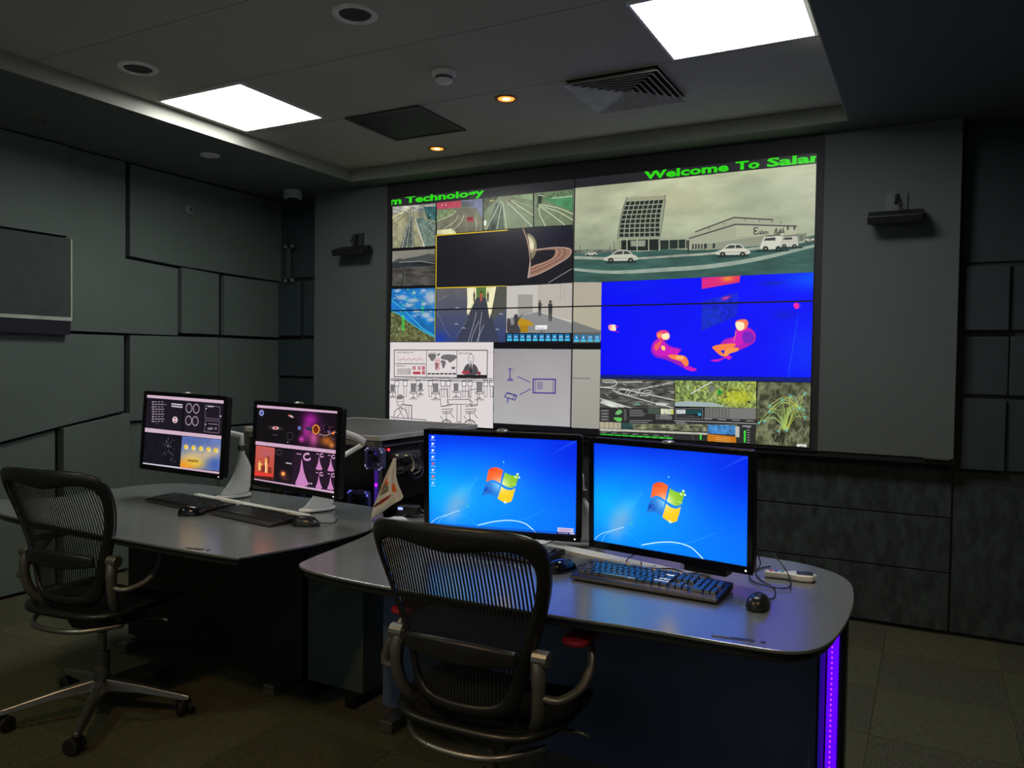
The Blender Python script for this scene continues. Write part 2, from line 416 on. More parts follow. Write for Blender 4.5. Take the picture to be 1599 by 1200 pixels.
# ---------------------------------------------------------------- ceiling fittings
ledm = mat('led_diffuser', (255, 255, 255), .5, emit=(255, 255, 252), estr=PANEL_STRENGTH)
for (x, y), lab in zip(LP, ('square white LED ceiling panel above the left desk by the soffit', 'large bright square LED ceiling panel at the top, right of the vent')):
    t = empty('ceiling_panel_light', (x+.3, y+.3, ZC)); tag(t, lab, 'ceiling light', 'square LED panels in the ceiling')
    b = MB()
    for q in ((-.3, -.288, -.3, .3), (.288, .3, -.3, .3), (-.288, .288, -.3, -.288), (-.288, .288, .288, .3)): b.box(*q, -.012, .0)
    b.build('frame', whitep, t)
    MB().box(-.288, .288, -.288, .288, -.009, -.001).build('diffuser', ledm, t)
for n, (px, lab) in enumerate((((216, 106), 'round ceiling speaker with white ring nearest the left LED panel'), ((555, 21), 'round ceiling speaker with white ring at the top of the photo'))):
    p = at_z(*px, ZC); t = empty('ceiling_speaker', p); tag(t, lab, 'speaker', 'round ceiling speakers')
    MB().lathe([(.088, 0), (.088, -.006), (.080, -.010), (.066, -.009), (.062, -.004), (.062, 0)], n=40, cap=False).build('ring', mat('speaker_ring', (240, 242, 234), .5), t, smooth=True)
    MB().lathe([(.062, -.001), (.062, -.004), (.0, -.005)], n=32).build('grille', mat('speaker_grille', (60, 58, 54), .7, bump=.6, bscale=900), t)
p = at_z(694, 112, ZC); t = empty('smoke_detector', p); tag(t, 'white smoke detector on the ceiling left of the orange downlight', 'smoke detector')
MB().lathe([(.058, 0), (.058, -.012), (.052, -.024), (.0, -.024)], n=32).build('base', whitep, t, bevel=.002)
MB().lathe([(.036, -.022), (.042, -.034), (.040, -.046), (.028, -.054), (.0, -.056)], n=32).build('sensing_chamber', whitep, t, smooth=True)
MB().lathe([(.0385, -.026), (.043, -.034), (.043, -.037), (.040, -.040)], n=32, cap=False).build('vent_ring', mat('vent_slot', (90, 88, 84), .6), t)
hal = mat('halogen_lamp', (255, 190, 110), .5, emit=(255, 150, 60), estr=1.7)
hal2 = mat('halogen_core', (255, 230, 190), .5, emit=(255, 226, 170), estr=3)
for (px, lab, r) in (((791, 154), 'warm orange recessed downlight between the smoke detector and the vent', .048), ((683, 232), 'small orange recessed downlight nearest the video wall', .046)):
    p = at_z(*px, ZC); t = empty('downlight', p); tag(t, lab, 'downlight', 'warm recessed downlights')
    MB().lathe([(r+.012, 0), (r+.012, -.003), (r, -.005), (r-.006, -.0015)], n=28, cap=False).build('trim_ring', mat('brass_ring', (170, 110, 50), .35, metal=.7), t, smooth=True)
    MB().lathe([(r-.005, -.001), (r-.006, -.003), (0, -.0035)], n=28).build('lamp', hal, t)
    MB().lathe([(r*.45, -.0032), (r*.3, -.005), (0, -.0055)], n=20).build('bulb', hal2, t)
    spot('halogen_beam', p+np.array([0, 0, -.03]), 1.5, (1, .6, .28), .03, 70)
# four-way air diffuser
vx, vy, vr = -1.345, 3.66, .235
t = empty('air_vent', (vx, vy, ZC)); tag(t, 'square four-way louvred air vent in the ceiling', 'air vent')
louv = mat('louvre_grey', (205, 205, 194), .5)
MB().box(-vr+.01, vr-.01, -vr+.01, vr-.01, -.004, -.001).build('duct_opening', dark, t)
for k in range(7):
    r1 = vr-.002-k*.031; r0_ = r1-.024; z1, z0 = -.006, -.024
    if k == 0: nm = 'frame'
    else: nm = 'louvre'
    zz = -.004
    v = []; f = []
    for q, (r, z) in enumerate(((r1, -.026), (r0_, -.006))):
        v += [(-r, -r, z), (r, -r, z), (r, r, z), (-r, r, z)]
    b = MB()
    for i in range(4): b.add([v[i], v[(i+1) % 4], v[4+(i+1) % 4], v[4+i]], [(0, 1, 2, 3)])
    b.build(nm, louv, t, solid=.0015)
# dark ceiling access hatch
t = empty('ceiling_hatch', (-2.655, 3.655, ZC)); tag(t, 'dark square ceiling hatch between left LED panel and video wall', 'ceiling hatch')
MB().box(-.225, .225, -.215, .215, -.006, -.0).build('door_leaf', mat('hatch_black', (18, 20, 20), .6), t)
b = MB()
for q in ((-.25, -.228, -.24, .24), (.228, .25, -.24, .24), (-.228, .228, -.24, -.218), (-.228, .228, .218, .24)): b.box(*q, -.01, 0)
b.build('frame', mat('hatch_frame', (64, 66, 62), .6), t, bevel=.002)
# soffit fittings
p = at_z(328, 242, ZS); t = empty('air_valve', p); tag(t, 'small white round air valve on the soffit below the left LED panel', 'air valve')
MB().lathe([(.060, 0), (.060, -.004), (.050, -.009), (.044, -.004), (.044, 0)], n=32, cap=False).build('ring', whitep, t, smooth=True)
for a in range(5):
    x = (-2+a)*.017; h = math.sqrt(max(0, .042**2-x*x)); MB().box(x-.0045, x+.0045, -h, h, -.010, -.003).build('blade', whitep, t)
MB().lathe([(.044, -.001), (0, -.0015)], n=24).build('throat', mat('throat_grey', (120, 120, 114), .6), t)
p = at_z(62, 187, ZS); t = empty('soffit_spotlight', p); tag(t, 'dim round unlit spotlight on the far left soffit', 'spotlight')
MB().lathe([(.042, 0), (.042, -.006), (.030, -.008), (.028, -.002)], n=24, cap=False).build('trim_ring', mat('dull_ring', (96, 96, 84), .5), t, smooth=True)
MB().lathe([(.030, -.001), (0, -.004)], n=24).build('lamp', mat('dull_lamp', (120, 112, 90), .3), t)
p = at_z(459, 298, ZS); t = empty('dome_camera', (p[0], 4.42, ZS)); tag(t, 'grey dome security camera hanging from the back left soffit corner', 'security camera')
MB().lathe([(.068, 0), (.068, -.055), (.064, -.062), (.0, -.062)], n=32).build('housing', mat('camera_grey', (180, 186, 186), .5), t, bevel=.002)
MB().lathe([(.042, -.060), (.040, -.078), (.028, -.094), (.0, -.100)], n=28).build('dome', glossb, t, smooth=True)
t = empty('wall_sensor', (XL+.045, 3.80, 2.445), rot=(0, PI/2, 0)); tag(t, 'tiny pale disc sensor high on the left wall panels', 'sensor')
MB().lathe([(.04, 0), (.04, .008), (.03, .016), (0, .017)], n=20).build('cover', mat('sensor_grey', (120, 126, 120), .5), t, smooth=True)
MB().lathe([(.010, .016), (.006, .021), (0, .022)], n=12).build('lens', glossb, t, smooth=True)
# tilted wall speakers either side of the displays
def wall_speaker(x, z, w_, dp, tilt, rz, lab):
    t = empty('wall_speaker', (x, 4.562, z)); tag(t, lab, 'speaker', 'tilted black wall speakers')
    R = Matrix.Rotation(rz, 4, 'Z') @ Matrix.Rotation(tilt, 4, 'X')
    b = MB(); b.box(-w_/2, w_/2, -dp, -.03, -.028, .018, R); b.build('cabinet', mat('speaker_black', (24, 25, 27), .45), t, bevel=.008)
    b = MB(); b.box(-w_/2+.01, w_/2-.01, -dp-.006, -dp+.002, -.022, .012, R); b.build('grille', mat('grille_black', (12, 12, 13), .7, bump=.8, bscale=900), t)
    b = MB(); b.box(-.05, .05, -.012, 0, -.04, .10); b.tube([(0, -.008, .09), (0, -.06, .07), (.0, -.09, .03)], .009); b.build('bracket', mat('bracket_grey', (70, 74, 74), .4, metal=.5), t)
wall_speaker(-3.735, 2.235, .28, .15, .35, 0, 'black wedge wall speaker left of the video wall')
wall_speaker(-.175, 2.215, .26, .16, .35, 0, 'black wedge wall speaker right of the video wall')
t = empty('reflected_fitting', (-4.50, YB-.05, 2.06)); t.name = 'reflection_bar'  # solid bar added to stand in for a reflected fitting
tag(t, 'vertical metal bar with paired bolts, added for a reflection in the left corner', 'bracket')
t.location = (-4.50, YB-.055, 2.16)
MB().box(-.018, .018, -.016, .005, -.12, .12).build('bar', mat('dull_steel', (92, 96, 96), .45, metal=.4), t, bevel=.003)
for x in (-.035, .035):
    for z in (-.135, .135): MB().lathe([(.020, 0), (.020, .03), (.014, .04), (0, .042)], Matrix.Translation((x, .02, z)) @ Matrix.Rotation(PI/2, 4, 'X'), 16).build('bolt', mat('dull_steel2', (110, 112, 112), .4, metal=.4), t, smooth=True)
for z in (-.135, .135): MB().box(-.04, .04, -.002, .02, z-.018, z+.018).build('mounting_plate', blackp, t)

# ---------------------------------------------------------------- what the video wall shows
W2, H2 = 3072, 1728
def wall_map(x, y):
    d = ray(x, y); d = d*DY/d[1]
    return ((d[0]-DX0)/DW*W2, (DZ1-(d[2]+CH))/DH*H2)
cv = Canvas(W2, H2, wall_map, 4.4)
def C(n):
    o = {1: (600, 280, 300/1599), 2: (600, 470, 300/1599), 3: (880, 230, 410/1599), 4: (880, 420, 410/1599)}[n]
    return lambda *p: [(o[0]+p[i]*o[2], o[1]+p[i+1]*o[2]) for i in range(0, len(p), 2)]
c1, c2, c3, c4 = C(1), C(2), C(3), C(4)
K1 = 300/1599; K3 = 410/1599
full = [(600, 200), (1300, 200), (1300, 760), (600, 760)]
cv.fill(full, (13, 13, 17))
cv.fill([(600, 200), (1300, 200), (1300, 236), (1270, 259), (896, 296), (600, 326)], (38, 38, 42))
rd = (146, 142, 112); wl_ = (225, 225, 205)
# traffic camera 1
q = c1(72, 230, 432, 200, 428, 555, 72, 575)
cv.fill(q, (150, 148, 118), n=.18, sc=8)
cv.fill(c1(72, 230, 432, 200, 431, 250, 72, 300), (158, 160, 150), n=.4, sc=3, an=3)
cv.fill(c1(330, 230, 432, 225, 430, 350, 360, 330), (52, 92, 92), n=.3, sc=5, clip=q)
cv.fill(c1(250, 330, 300, 320, 428, 360, 428, 555, 345, 560), (104, 122, 110), n=.2, sc=6)
cv.fill(c1(215, 300, 240, 300, 250, 560, 135, 572), (92, 100, 92), n=.35, sc=3)
cv.line(c1(72, 320, 215, 235), (215, 200, 150), 2); cv.line(c1(72, 385, 215, 270), (120, 105, 80), 1)
for a in (0, 26, 60): cv.line(c1(222+a*.2, 300, 150+a*1.5, 568), (205, 215, 205), .9)
cv.line(c1(260, 330, 335, 560), (235, 235, 220), 1.4)
for k in range(13): yy = 330+k*18; cv.line(c1(212-k*3.2, yy, 236+k*1.2, yy-3), (60, 66, 62), .8)
for k in range(9): cv.line(c1(290, 240+k*12, 330, 240+k*12), (70, 90, 96), 1); cv.ell(*c1(385+k % 3*14, 300+k*22)[0], .8, .6, (235, 240, 235))
for xx in (225, 245): cv.line(c1(xx, 215, xx, 330), (90, 80, 70), .8)
# traffic camera 2
q = c1(440, 195, 822, 160, 822, 430, 440, 460)
cv.fill(q, (112, 112, 94), n=.15, sc=10)
cv.fill(c1(440, 195, 645, 178, 640, 235, 440, 250), (176, 70, 88), n=.12, sc=10)
cv.fill(c1(645, 178, 822, 160, 822, 330, 770, 240, 650, 225), (110, 118, 142), n=.15, sc=6)
cv.fill(c1(440, 252, 600, 255, 580, 300, 440, 340), (122, 140, 100), n=.2, sc=5)
for k in (0, 14, 28): cv.line(c1(650, 195+k, 740, 192+k), (60, 60, 40), 1.2)
for pts in ((600, 260, 560, 300, 440, 350), (665, 300, 640, 360, 560, 440), (760, 320, 770, 380, 765, 428), (615, 300, 590, 350, 500, 410)):
    cv.line(spline(c1(*pts), 6), (215, 215, 195), .9)
cv.fill(c1(690, 315, 740, 312, 748, 352, 692, 352), (170, 50, 44)); cv.fill(c1(698, 322, 736, 320, 738, 334, 698, 336), (70, 46, 50))
cv.fill(c1(440, 425, 560, 412, 600, 440, 600, 452, 440, 462), (206, 204, 160), n=.15)
cv.ell(*c1(485, 215)[0], .8, 1.4, (235, 190, 190)); cv.ell(*c1(515, 213)[0], .8, 1.4, (235, 190, 190))
# traffic camera 3 and 4
q = c1(832, 155, 1240, 118, 1240, 398, 830, 425)
cv.fill(q, (114, 126, 96), n=.12, sc=10)
cv.fill(c1(832, 155, 960, 145, 832, 270), (74, 80, 58), n=.3, sc=5); cv.fill(c1(1060, 140, 1240, 120, 1240, 180), (128, 150, 112), n=.15)
cv.fill(c1(960, 190, 1025, 180, 1240, 330, 1240, 398, 1020, 412), (120, 134, 104), n=.08, sc=12)
cv.fill(c1(930, 200, 985, 190, 1000, 412, 850, 424), (76, 92, 76), n=.2, sc=6)
for pts in ((975, 180, 850, 420), (985, 180, 940, 415), (990, 190, 1020, 412), (1030, 195, 1235, 395), (1060, 180, 1240, 300)): cv.line(c1(*pts), (205, 214, 180), 1.1)
cv.line(c1(1060, 170, 1240, 235), (170, 185, 150), .8)
cv.fill(c1(985, 150, 1050, 145, 1055, 190, 985, 195), (128, 130, 100), n=.3, sc=3); cv.fill(c1(832, 345, 852, 342, 852, 385, 832, 388), (232, 236, 222)); cv.fill(c1(895, 378, 930, 375, 930, 412, 890, 415), (40, 52, 40))
cv.ell(*c1(890, 180)[0], 1.6, 1.2, (200, 200, 130)); cv.ell(*c1(912, 176)[0], 1.4, 1.2, (200, 200, 130))
q = c1(1250, 115, 1572, 85, 1572, 380, 1250, 395)
cv.fill(q, (112, 126, 96), n=.1, sc=8)
cv.fill(c1(1320, 160, 1572, 135, 1572, 270, 1400, 200), (76, 138, 92), n=.1); cv.fill(c1(1380, 118, 1572, 90, 1572, 140, 1330, 165), (96, 118, 84), n=.3, sc=3)
for k in range(16): cv.ell(*c1(1400+k*11, 158-k*1)[0], .6, 1.0, (225, 240, 215))
for pts in ((1290, 240, 1300, 300, 1345, 390), (1320, 240, 1400, 300, 1505, 380), (1340, 235, 1450, 270, 1572, 340), (1330, 215, 1450, 240, 1572, 290)): cv.line(spline(c1(*pts), 5), (210, 220, 180), 1.2)
cv.fill(c1(1285, 125, 1325, 120, 1310, 200, 1300, 240, 1270, 235, 1280, 190), (34, 42, 30)); cv.fill(c1(1285, 205, 1330, 205, 1330, 242, 1283, 244), (150, 170, 130)); cv.ell(*c1(1296, 133)[0], 1.2, 1.2, (235, 238, 220)); cv.ell(*c1(1315, 136)[0], 1.2, 1.2, (235, 238, 220))
# grey mountain view
q = c1(70, 600, 425, 580, 425, 882, 70, 890)
cv.fill(q, (74, 72, 68), n=.3, sc=7, an=2.5); cv.fill(c1(70, 600, 425, 580, 425, 620, 300, 640, 190, 660, 70, 690), (132, 130, 118), n=.06, sc=20)
cv.fill(c1(70, 690, 120, 660, 200, 668, 300, 640, 380, 618, 425, 640, 425, 675, 70, 700), (70, 76, 76), n=.1)
cv.fill(c1(70, 705, 200, 690, 425, 682, 425, 720, 70, 740), (42, 46, 48), n=.3, sc=5, an=3); cv.line(c1(130, 692, 300, 682, 420, 700), (150, 150, 142), 1.2)
cv.line(c1(165, 770, 150, 880), (28, 28, 26), 1.4); cv.line(c1(165, 770, 425, 800), (100, 98, 90), .6)
# planet with rings
q = c1(440, 468, 1568, 385, 1565, 865, 440, 900)
cv.fill(q, (27, 27, 33), n=.05, sc=30); cv.glow(*c1(1400, 470)[0], 50, 18, (22, 20, 48), .6, clip=q)
cv.fill(smooth_poly(c1(1195, 455, 1225, 462, 1258, 500, 1272, 560, 1262, 620, 1230, 668, 1222, 620, 1210, 540, 1196, 490)), (142, 136, 104), col2=(120, 112, 84))
cv.fill(smooth_poly(c1(1200, 475, 1235, 500, 1250, 550, 1240, 600, 1222, 600, 1210, 530)), (196, 192, 160)); cv.glow(*c1(1222, 555)[0], 5, 9, (240, 236, 205), .85, clip=c1(1200, 475, 1250, 500, 1255, 600, 1222, 640))
def ring(o, i, col): cv.fill(spline(c1(*o), 6)+spline(c1(*i), 6)[::-1], col)
ring((1225, 590, 1330, 575, 1450, 565, 1535, 570, 1565, 595, 1540, 650, 1430, 720, 1300, 790, 1195, 825), (1240, 600, 1330, 588, 1400, 585, 1425, 595, 1405, 650, 1330, 690, 1260, 712, 1225, 728), (146, 108, 92))
for k, cc in ((.12, (196, 160, 146)), (.3, (118, 84, 72)), (.45, (176, 136, 118)), (.62, (104, 76, 66)), (.8, (160, 122, 106)), (.97, (190, 168, 160))):
    A = np.array([1240, 600, 1330, 588, 1400, 585, 1425, 595, 1405, 650, 1330, 690, 1260, 712, 1225, 728], float); B = np.array([1225, 590, 1330, 577, 1450, 566, 1555, 585, 1535, 650, 1430, 718, 1300, 785, 1198, 820], float)
    cv.line(spline(c1(*(A+(B-A)*k)), 6), cc, 1.1)
cv.fill(spline(c1(1152, 408, 1185, 500, 1205, 600, 1215, 700), 4)+spline(c1(1222, 700, 1215, 600, 1196, 500, 1160, 406), 4), (176, 142, 120)); cv.fill(c1(1212, 690, 1224, 690, 1215, 820, 1193, 825), (170, 148, 140))
cv.line(c1(1370, 862, 1565, 745), (190, 188, 186), .8)
for pts in ((440, 468, 1028, 424), (436, 468, 433, 912), (440, 906, 1020, 890)): cv.line(c1(*pts), (236, 200, 30), 1.6)
cv.line(c1(432, 905, 428, 1080), (200, 200, 50), 1.2); cv.line(c2(426, 85, 424, 338), (200, 200, 50), 1.2)
# earth view with cloud
q = c1(65, 915, 425, 905)+c2(420, 340, 50, 338)
cv.fill(q, (28, 112, 186), n=.15, sc=10)
for (x, y, rx, ry) in ((150, 985, 55, 22), (110, 930, 30, 12), (240, 1010, 60, 20), (390, 985, 60, 70), (330, 930, 30, 14), (250, 945, 18, 18), (210, 1050, 45, 18), (350, 1130, 50, 28), (390, 1170, 40, 20), (330, 1040, 28, 16), (270, 1100, 35, 14)):
    cv.glow(*c1(x, y)[0], rx*K1, ry*K1, (168, 182, 198), .95, clip=q, pw=1.6)
for k in range(60): x, y = random.uniform(80, 420), random.uniform(915, 1150); cv.glow(*c1(x, y)[0], random.uniform(1, 3.5), random.uniform(.6, 1.8), (196, 206, 214), .6, clip=q)
edge = spline(c2(60, 85, 120, 110, 230, 190, 330, 255, 418, 300), 5)
cv.fill(edge+c2(418, 340, 50, 340, 52, 88), (96, 100, 62), n=.45, sc=4, clip=q)
cv.line(edge, (60, 170, 190), 2.2, clip=q); cv.line(spline(c1(65, 1010, 150, 1075)+c2(260, 170, 330, 235, 418, 288), 5), (70, 190, 225), 2.5, a=.6, clip=q)
for k in range(90): x, y = random.uniform(55, 250), random.uniform(180, 335); cv.line(c2(x, y, x+random.uniform(-16, 16), y+random.uniform(-18, 18)), random.choice(((190, 190, 170), (150, 130, 80), (60, 110, 50), (90, 120, 60))), .6, clip=q)
for (x, y, n) in ((160, 130, 14), (320, 50, 6)):
    for k in range(n): cv.line(c2(x-10, y+k*9, x+12, y+k*9), (60, 230, 80), .9, clip=q)
for k in range(26): x, y = random.choice(((240, 965), (170, 1040), (320, 1010), (165, 1130))); cv.ell(*c1(x+random.gauss(0, 22), y+random.gauss(0, 20))[0], .7, .7, (50, 220, 120))
# corridor camera
q = c1(440, 912, 1020, 890)+c2(1012, 345, 428, 343)
cv.fill(q, (98, 96, 98), col2=(52, 64, 110), n=.05, sc=30); cv.glow(*c2(450, 330)[0], 18, 16, (20, 60, 190), .75, clip=q)
cv.fill(c1(690, 905, 935, 895, 880, 1190, 870, 1080, 700, 1140), (232, 222, 178), clip=q); cv.fill(c1(768, 900, 850, 897, 850, 985, 770, 985), (86, 120, 62), clip=q)
cv.fill(c1(935, 895, 1020, 892, 1018, 1075, 880, 1190), (84, 84, 78), clip=q)
cv.fill(c1(770, 985, 850, 985)+c2(960, 345, 600, 345), (66, 68, 74), col2=(58, 62, 84), clip=q)
cv.fill(c1(850, 985, 895, 905, 935, 895)+c2(880, 150), (240, 232, 190), clip=q)
cv.fill(c1(700, 905, 740, 903, 742, 1010, 690, 1130), (240, 234, 200), clip=q)
for (x, s_, cc) in ((810, 1, (170, 90, 70)), (752, .6, (60, 56, 50)), (866, .7, (70, 66, 60))):
    cv.fill(c1(x-12*s_, 950, x+12*s_, 950, x+10*s_, 985, x+4, 1020, x-6, 1020, x-12*s_, 985), cc); cv.ell(*c1(x, 940)[0], 1.3*s_, 1.6*s_, (60, 44, 36))
for pts in ((770, 95, 745, 200, 700, 345), (790, 170, 740, 280, 725, 340), (815, 95, 800, 200, 785, 342), (830, 200, 790, 300, 770, 340)): cv.line(c2(*pts), (190, 192, 200), .8, clip=q)
for pts in ((440, 95, 500, 210), (500, 230, 550, 300), (700, 150, 600, 300)): cv.line(c2(*pts), (126, 132, 160), .6, clip=q)
cv.line(c1(440, 1010, 550, 960), (140, 138, 136), .6)
for (x, y) in ((605, 195), (665, 228), (945, 240), (975, 110), (612, 60)): cv.line(c2(x-16, y, x, y-4, x+12, y+2), (200, 205, 215), .9, clip=q)
# rendered office scene with icon bar, continued on the next display
q = c1(1022, 890, 1580, 865)+c2(1580, 345, 1015, 345)
cv.fill(q, (196, 192, 184)); cv.fill(c1(1280, 880, 1580, 862, 1580, 1180, 1280, 1100), (184, 178, 168)); cv.fill(c1(1115, 960, 1238, 960, 1238, 1110, 1115, 1140), (158, 154, 148))
cv.fill(c2(1022, 150, 1280, 92, 1580, 190, 1580, 268, 1022, 268), (138, 138, 138)); cv.line(c1(1470, 875, 1475, 1010), (150, 146, 138), .6); cv.line(c1(1500, 875, 1505, 1010), (150, 146, 138), .6)
def man(x, y, h, cc):
    cv.ell(x, y+h*.07, h*.06, h*.07, cc); cv.fill([(x-h*.1, y+h*.15), (x+h*.1, y+h*.15), (x+h*.09, y+h*.5), (x+h*.07, y+h), (x+h*.01, y+h), (x, y+h*.55), (x-h*.03, y+h), (x-h*.08, y+h), (x-h*.09, y+h*.5)], cc)
man(*c1(1297, 1008)[0], 130*K1, (64, 62, 62)); man(*c1(1385, 1008)[0], 175*K1, (62, 62, 64)); cv.line(c1(1300, 1050, 1320, 1040), (64, 62, 62), 1)
cv.fill(smooth_poly(c2(1105, 150, 1165, 150, 1220, 175, 1245, 205, 1190, 205, 1120, 200)), (186, 142, 30)); cv.fill(c2(1130, 205, 1200, 205, 1200, 262, 1140, 262), (170, 128, 26))
cv.fill(smooth_poly(c2(1030, 150, 1050, 160, 1060, 200, 1085, 190, 1080, 140, 1092, 112, 1115, 120, 1118, 145, 1162, 100, 1120, 165, 1115, 200, 1135, 262, 1030, 262)), (66, 64, 66))
cv.fill(c2(1260, 205, 1358, 202, 1358, 236, 1260, 240), (238, 238, 238)); cv.text('Forecourt', *c2(1266, 232)[0], 2.4, (90, 90, 90), sx=.9); cv.fill(c2(1300, 262, 1325, 262, 1312, 248), (70, 70, 70))
cv.fill(c2(1015, 268, 1580, 268, 1580, 345, 1015, 345), (22, 28, 40))
def icon(x0, x1, y0, y1, cf):
    cv.fill(cf(x0, y0, x1, y0, x1, y1, x0, y1), (34, 120, 176)); m_ = (x0+x1)/2; w_ = (x1-x0)
    cv.fill(cf(x0, y1-(y1-y0)*.28, x1, y1-(y1-y0)*.28, x1, y1, x0, y1), (74, 200, 236)); k = random.randint(0, 3); ym = y0+(y1-y0)*.4
    if k == 0: cv.line(cf(x0+w_*.25, ym, x1-w_*.25, ym), (220, 240, 250), 1.1)
    elif k == 1: cv.line(cf(x0+w_*.25, ym+6, m_, ym-6, x1-w_*.25, ym+6), (220, 240, 250), .9)
    elif k == 2: cv.line(cf(m_, ym-8, m_, ym+8), (220, 240, 250), 1.1); cv.line(cf(x0+w_*.3, ym, x1-w_*.3, ym), (220, 240, 250), .8)
    else: cv.line(cf(x0+w_*.25, ym-6, x1-w_*.25, ym-6, x1-w_*.25, ym+6, x0+w_*.25, ym+6, x0+w_*.25, ym-6), (220, 240, 250), .7)
for k in range(10): icon(1024+k*53.5, 1066+k*53.5, 277, 334, c2)
# white line drawing of a control room
q = c2(52, 345, 912, 345, 908, 1068, 45, 1022)
cv.fill(q, (222, 214, 214)); ink = (58, 54, 58)
cv.line(c2(86, 410, 862, 412, 858, 644, 86, 632, 86, 410), ink, 1.3); cv.line(c2(355, 412, 352, 636), ink, .8); cv.line(c2(608, 412, 606, 640), ink, .8); cv.line(c2(90, 525, 352, 528), ink, .7)
cv.text('STREET TEMPERATURE', *c2(102, 436)[0], 2.0, ink, sx=.95); cv.text('LOCATIONS', *c2(366, 442)[0], 2, ink, sx=.8); cv.text('NEWS HEADLINE', *c2(622, 442)[0], 2, ink, sx=.95); cv.text('MARKET DAY', *c2(104, 548)[0], 2, ink, sx=.8)
cv.line(c2(116, 450, 118, 520, 340, 522), (150, 140, 142), .6)
cv.line(c2(*[v for k in range(22) for v in (125+k*9.6, 488+8*math.sin(k*1.3)+5*math.sin(k*2.7))]), (176, 104, 110), .8)
for r in range(7):
    for k in range(5): cv.line(c2(112+k*20, 566+r*7.5, 126+k*20+(k == 4)*18, 566+r*7.5), (110, 104, 106), .7)
for (x0, x1, y0, y1) in ((240, 250, 545, 575), (256, 264, 545, 575), (284, 292, 545, 575), (296, 303, 545, 575), (316, 342, 545, 556), (316, 342, 560, 572), (242, 305, 590, 612), (316, 342, 580, 590), (316, 342, 595, 612)): cv.fill(c2(x0, y0, x1, y0, x1, y1, x0, y1), (178, 62, 76))
g = (112, 108, 110)
for poly in ((368, 448, 420, 442, 435, 460, 410, 500, 395, 500, 375, 470), (440, 445, 470, 438, 455, 460), (425, 515, 450, 520, 452, 545, 436, 575, 428, 545), (475, 470, 490, 452, 540, 446, 600, 455, 600, 480, 560, 510, 545, 515, 530, 495, 500, 490, 478, 485), (472, 500, 505, 498, 515, 520, 500, 560, 488, 555, 480, 525), (562, 552, 590, 548, 592, 566, 568, 570)): cv.fill(smooth_poly(c2(*poly), 3), g)
for k in range(5): cv.line(c2(428, 482+k*20, 462, 482+k*20, 462, 496+k*20, 428, 496+k*20, 428, 482+k*20), (196, 92, 104), .7)
for k in range(7): cv.fill(c2(362+k*35, 602, 390+k*35, 602, 390+k*35, 614, 362+k*35, 614), (70, 66, 70))
cv.fill(c2(610, 615, 856, 618, 856, 642, 610, 640), (34, 32, 34))
cv.fill(smooth_poly(c2(690, 530, 722, 518, 755, 530, 778, 560, 780, 612, 662, 612, 668, 560), 3), (82, 78, 82)); cv.fill(c2(708, 520, 740, 520, 728, 600), (236, 232, 232)); cv.fill(c2(719, 525, 730, 525, 732, 600, 716, 600), (40, 38, 40))
cv.ell(*c2(725, 482)[0], 22*K1, 36*K1, (228, 222, 222)); cv.line([(c2(725, 482)[0][0]+22*K1*math.cos(a), c2(725, 482)[0][1]+36*K1*math.sin(a)) for a in np.linspace(0, 2*PI, 20)], ink, .6); cv.line(c2(714, 478, 722, 478), ink, .7); cv.line(c2(730, 478, 738, 478), ink, .7); cv.line(c2(718, 502, 733, 502), ink, .7)
cv.fill(c2(648, 588, 712, 588, 712, 606, 648, 606), (186, 50, 66)); cv.fill(c2(784, 590, 805, 590, 805, 616, 784, 616), (150, 50, 60))
def ochair(x, y, s_):
    L = lambda *p: cv.line(c2(*[v for i in range(0, len(p), 2) for v in (x+p[i]*s_, y+p[i+1]*s_)]), ink, .8)
    cv.fill(c2(x-18*s_, y, x+18*s_, y, x+15*s_, y+62*s_, x-15*s_, y+62*s_), (150, 146, 148)); L(-18, 0, 18, 0, 15, 62, -15, 62, -18, 0)
    for k in range(5): L(-15, 10+k*10, 15, 10+k*10)
    L(-26, 62, 26, 62, 26, 74, -26, 74, -26, 62); L(0, 74, 0, 104); L(-30, 118, 0, 102, 30, 118); L(-12, 124, 0, 102, 12, 124)
for k in range(12): cv.line(c2(60+k*70, 648+6*(k % 2), 125+k*70, 646, 125+k*70, 662, 60+k*70, 662), ink, .8)
for x in (90, 160, 270, 370, 475, 520, 650, 700, 830, 880): cv.fill(c2(x, 668, x+34, 666, x+34, 710, x, 710), (230, 224, 224)); cv.line(c2(x, 668, x+34, 666, x+34, 710, x, 710, x, 668), ink, .8); cv.line(c2(x+4, 712, x+6, 800, x+26, 800, x+28, 712), ink, .6)
for (x, y, s_) in ((72, 700, .9), (245, 690, 1.1), (305, 690, .8), (430, 690, 1.15), (600, 690, 1.0), (795, 680, 1.25)): ochair(x, y, s_)
cv.line(c2(50, 655, 908, 680), ink, .6)
for x in (490, 740):
    cv.line(c2(x-30, 740, x+38, 735, x+40, 870, x-15, 880, x-30, 740), ink, .8)
cv.line(c2(530, 825, 700, 820, 735, 840, 735, 862, 540, 862, 530, 825), ink, .8); cv.line(c2(610, 862, 608, 1005, 640, 1010, 642, 862), ink, .8); cv.line(c2(640, 752, 700, 752, 700, 822, 640, 822, 640, 752), ink, .7); cv.line(c2(590, 1018, 660, 1020), ink, .7)
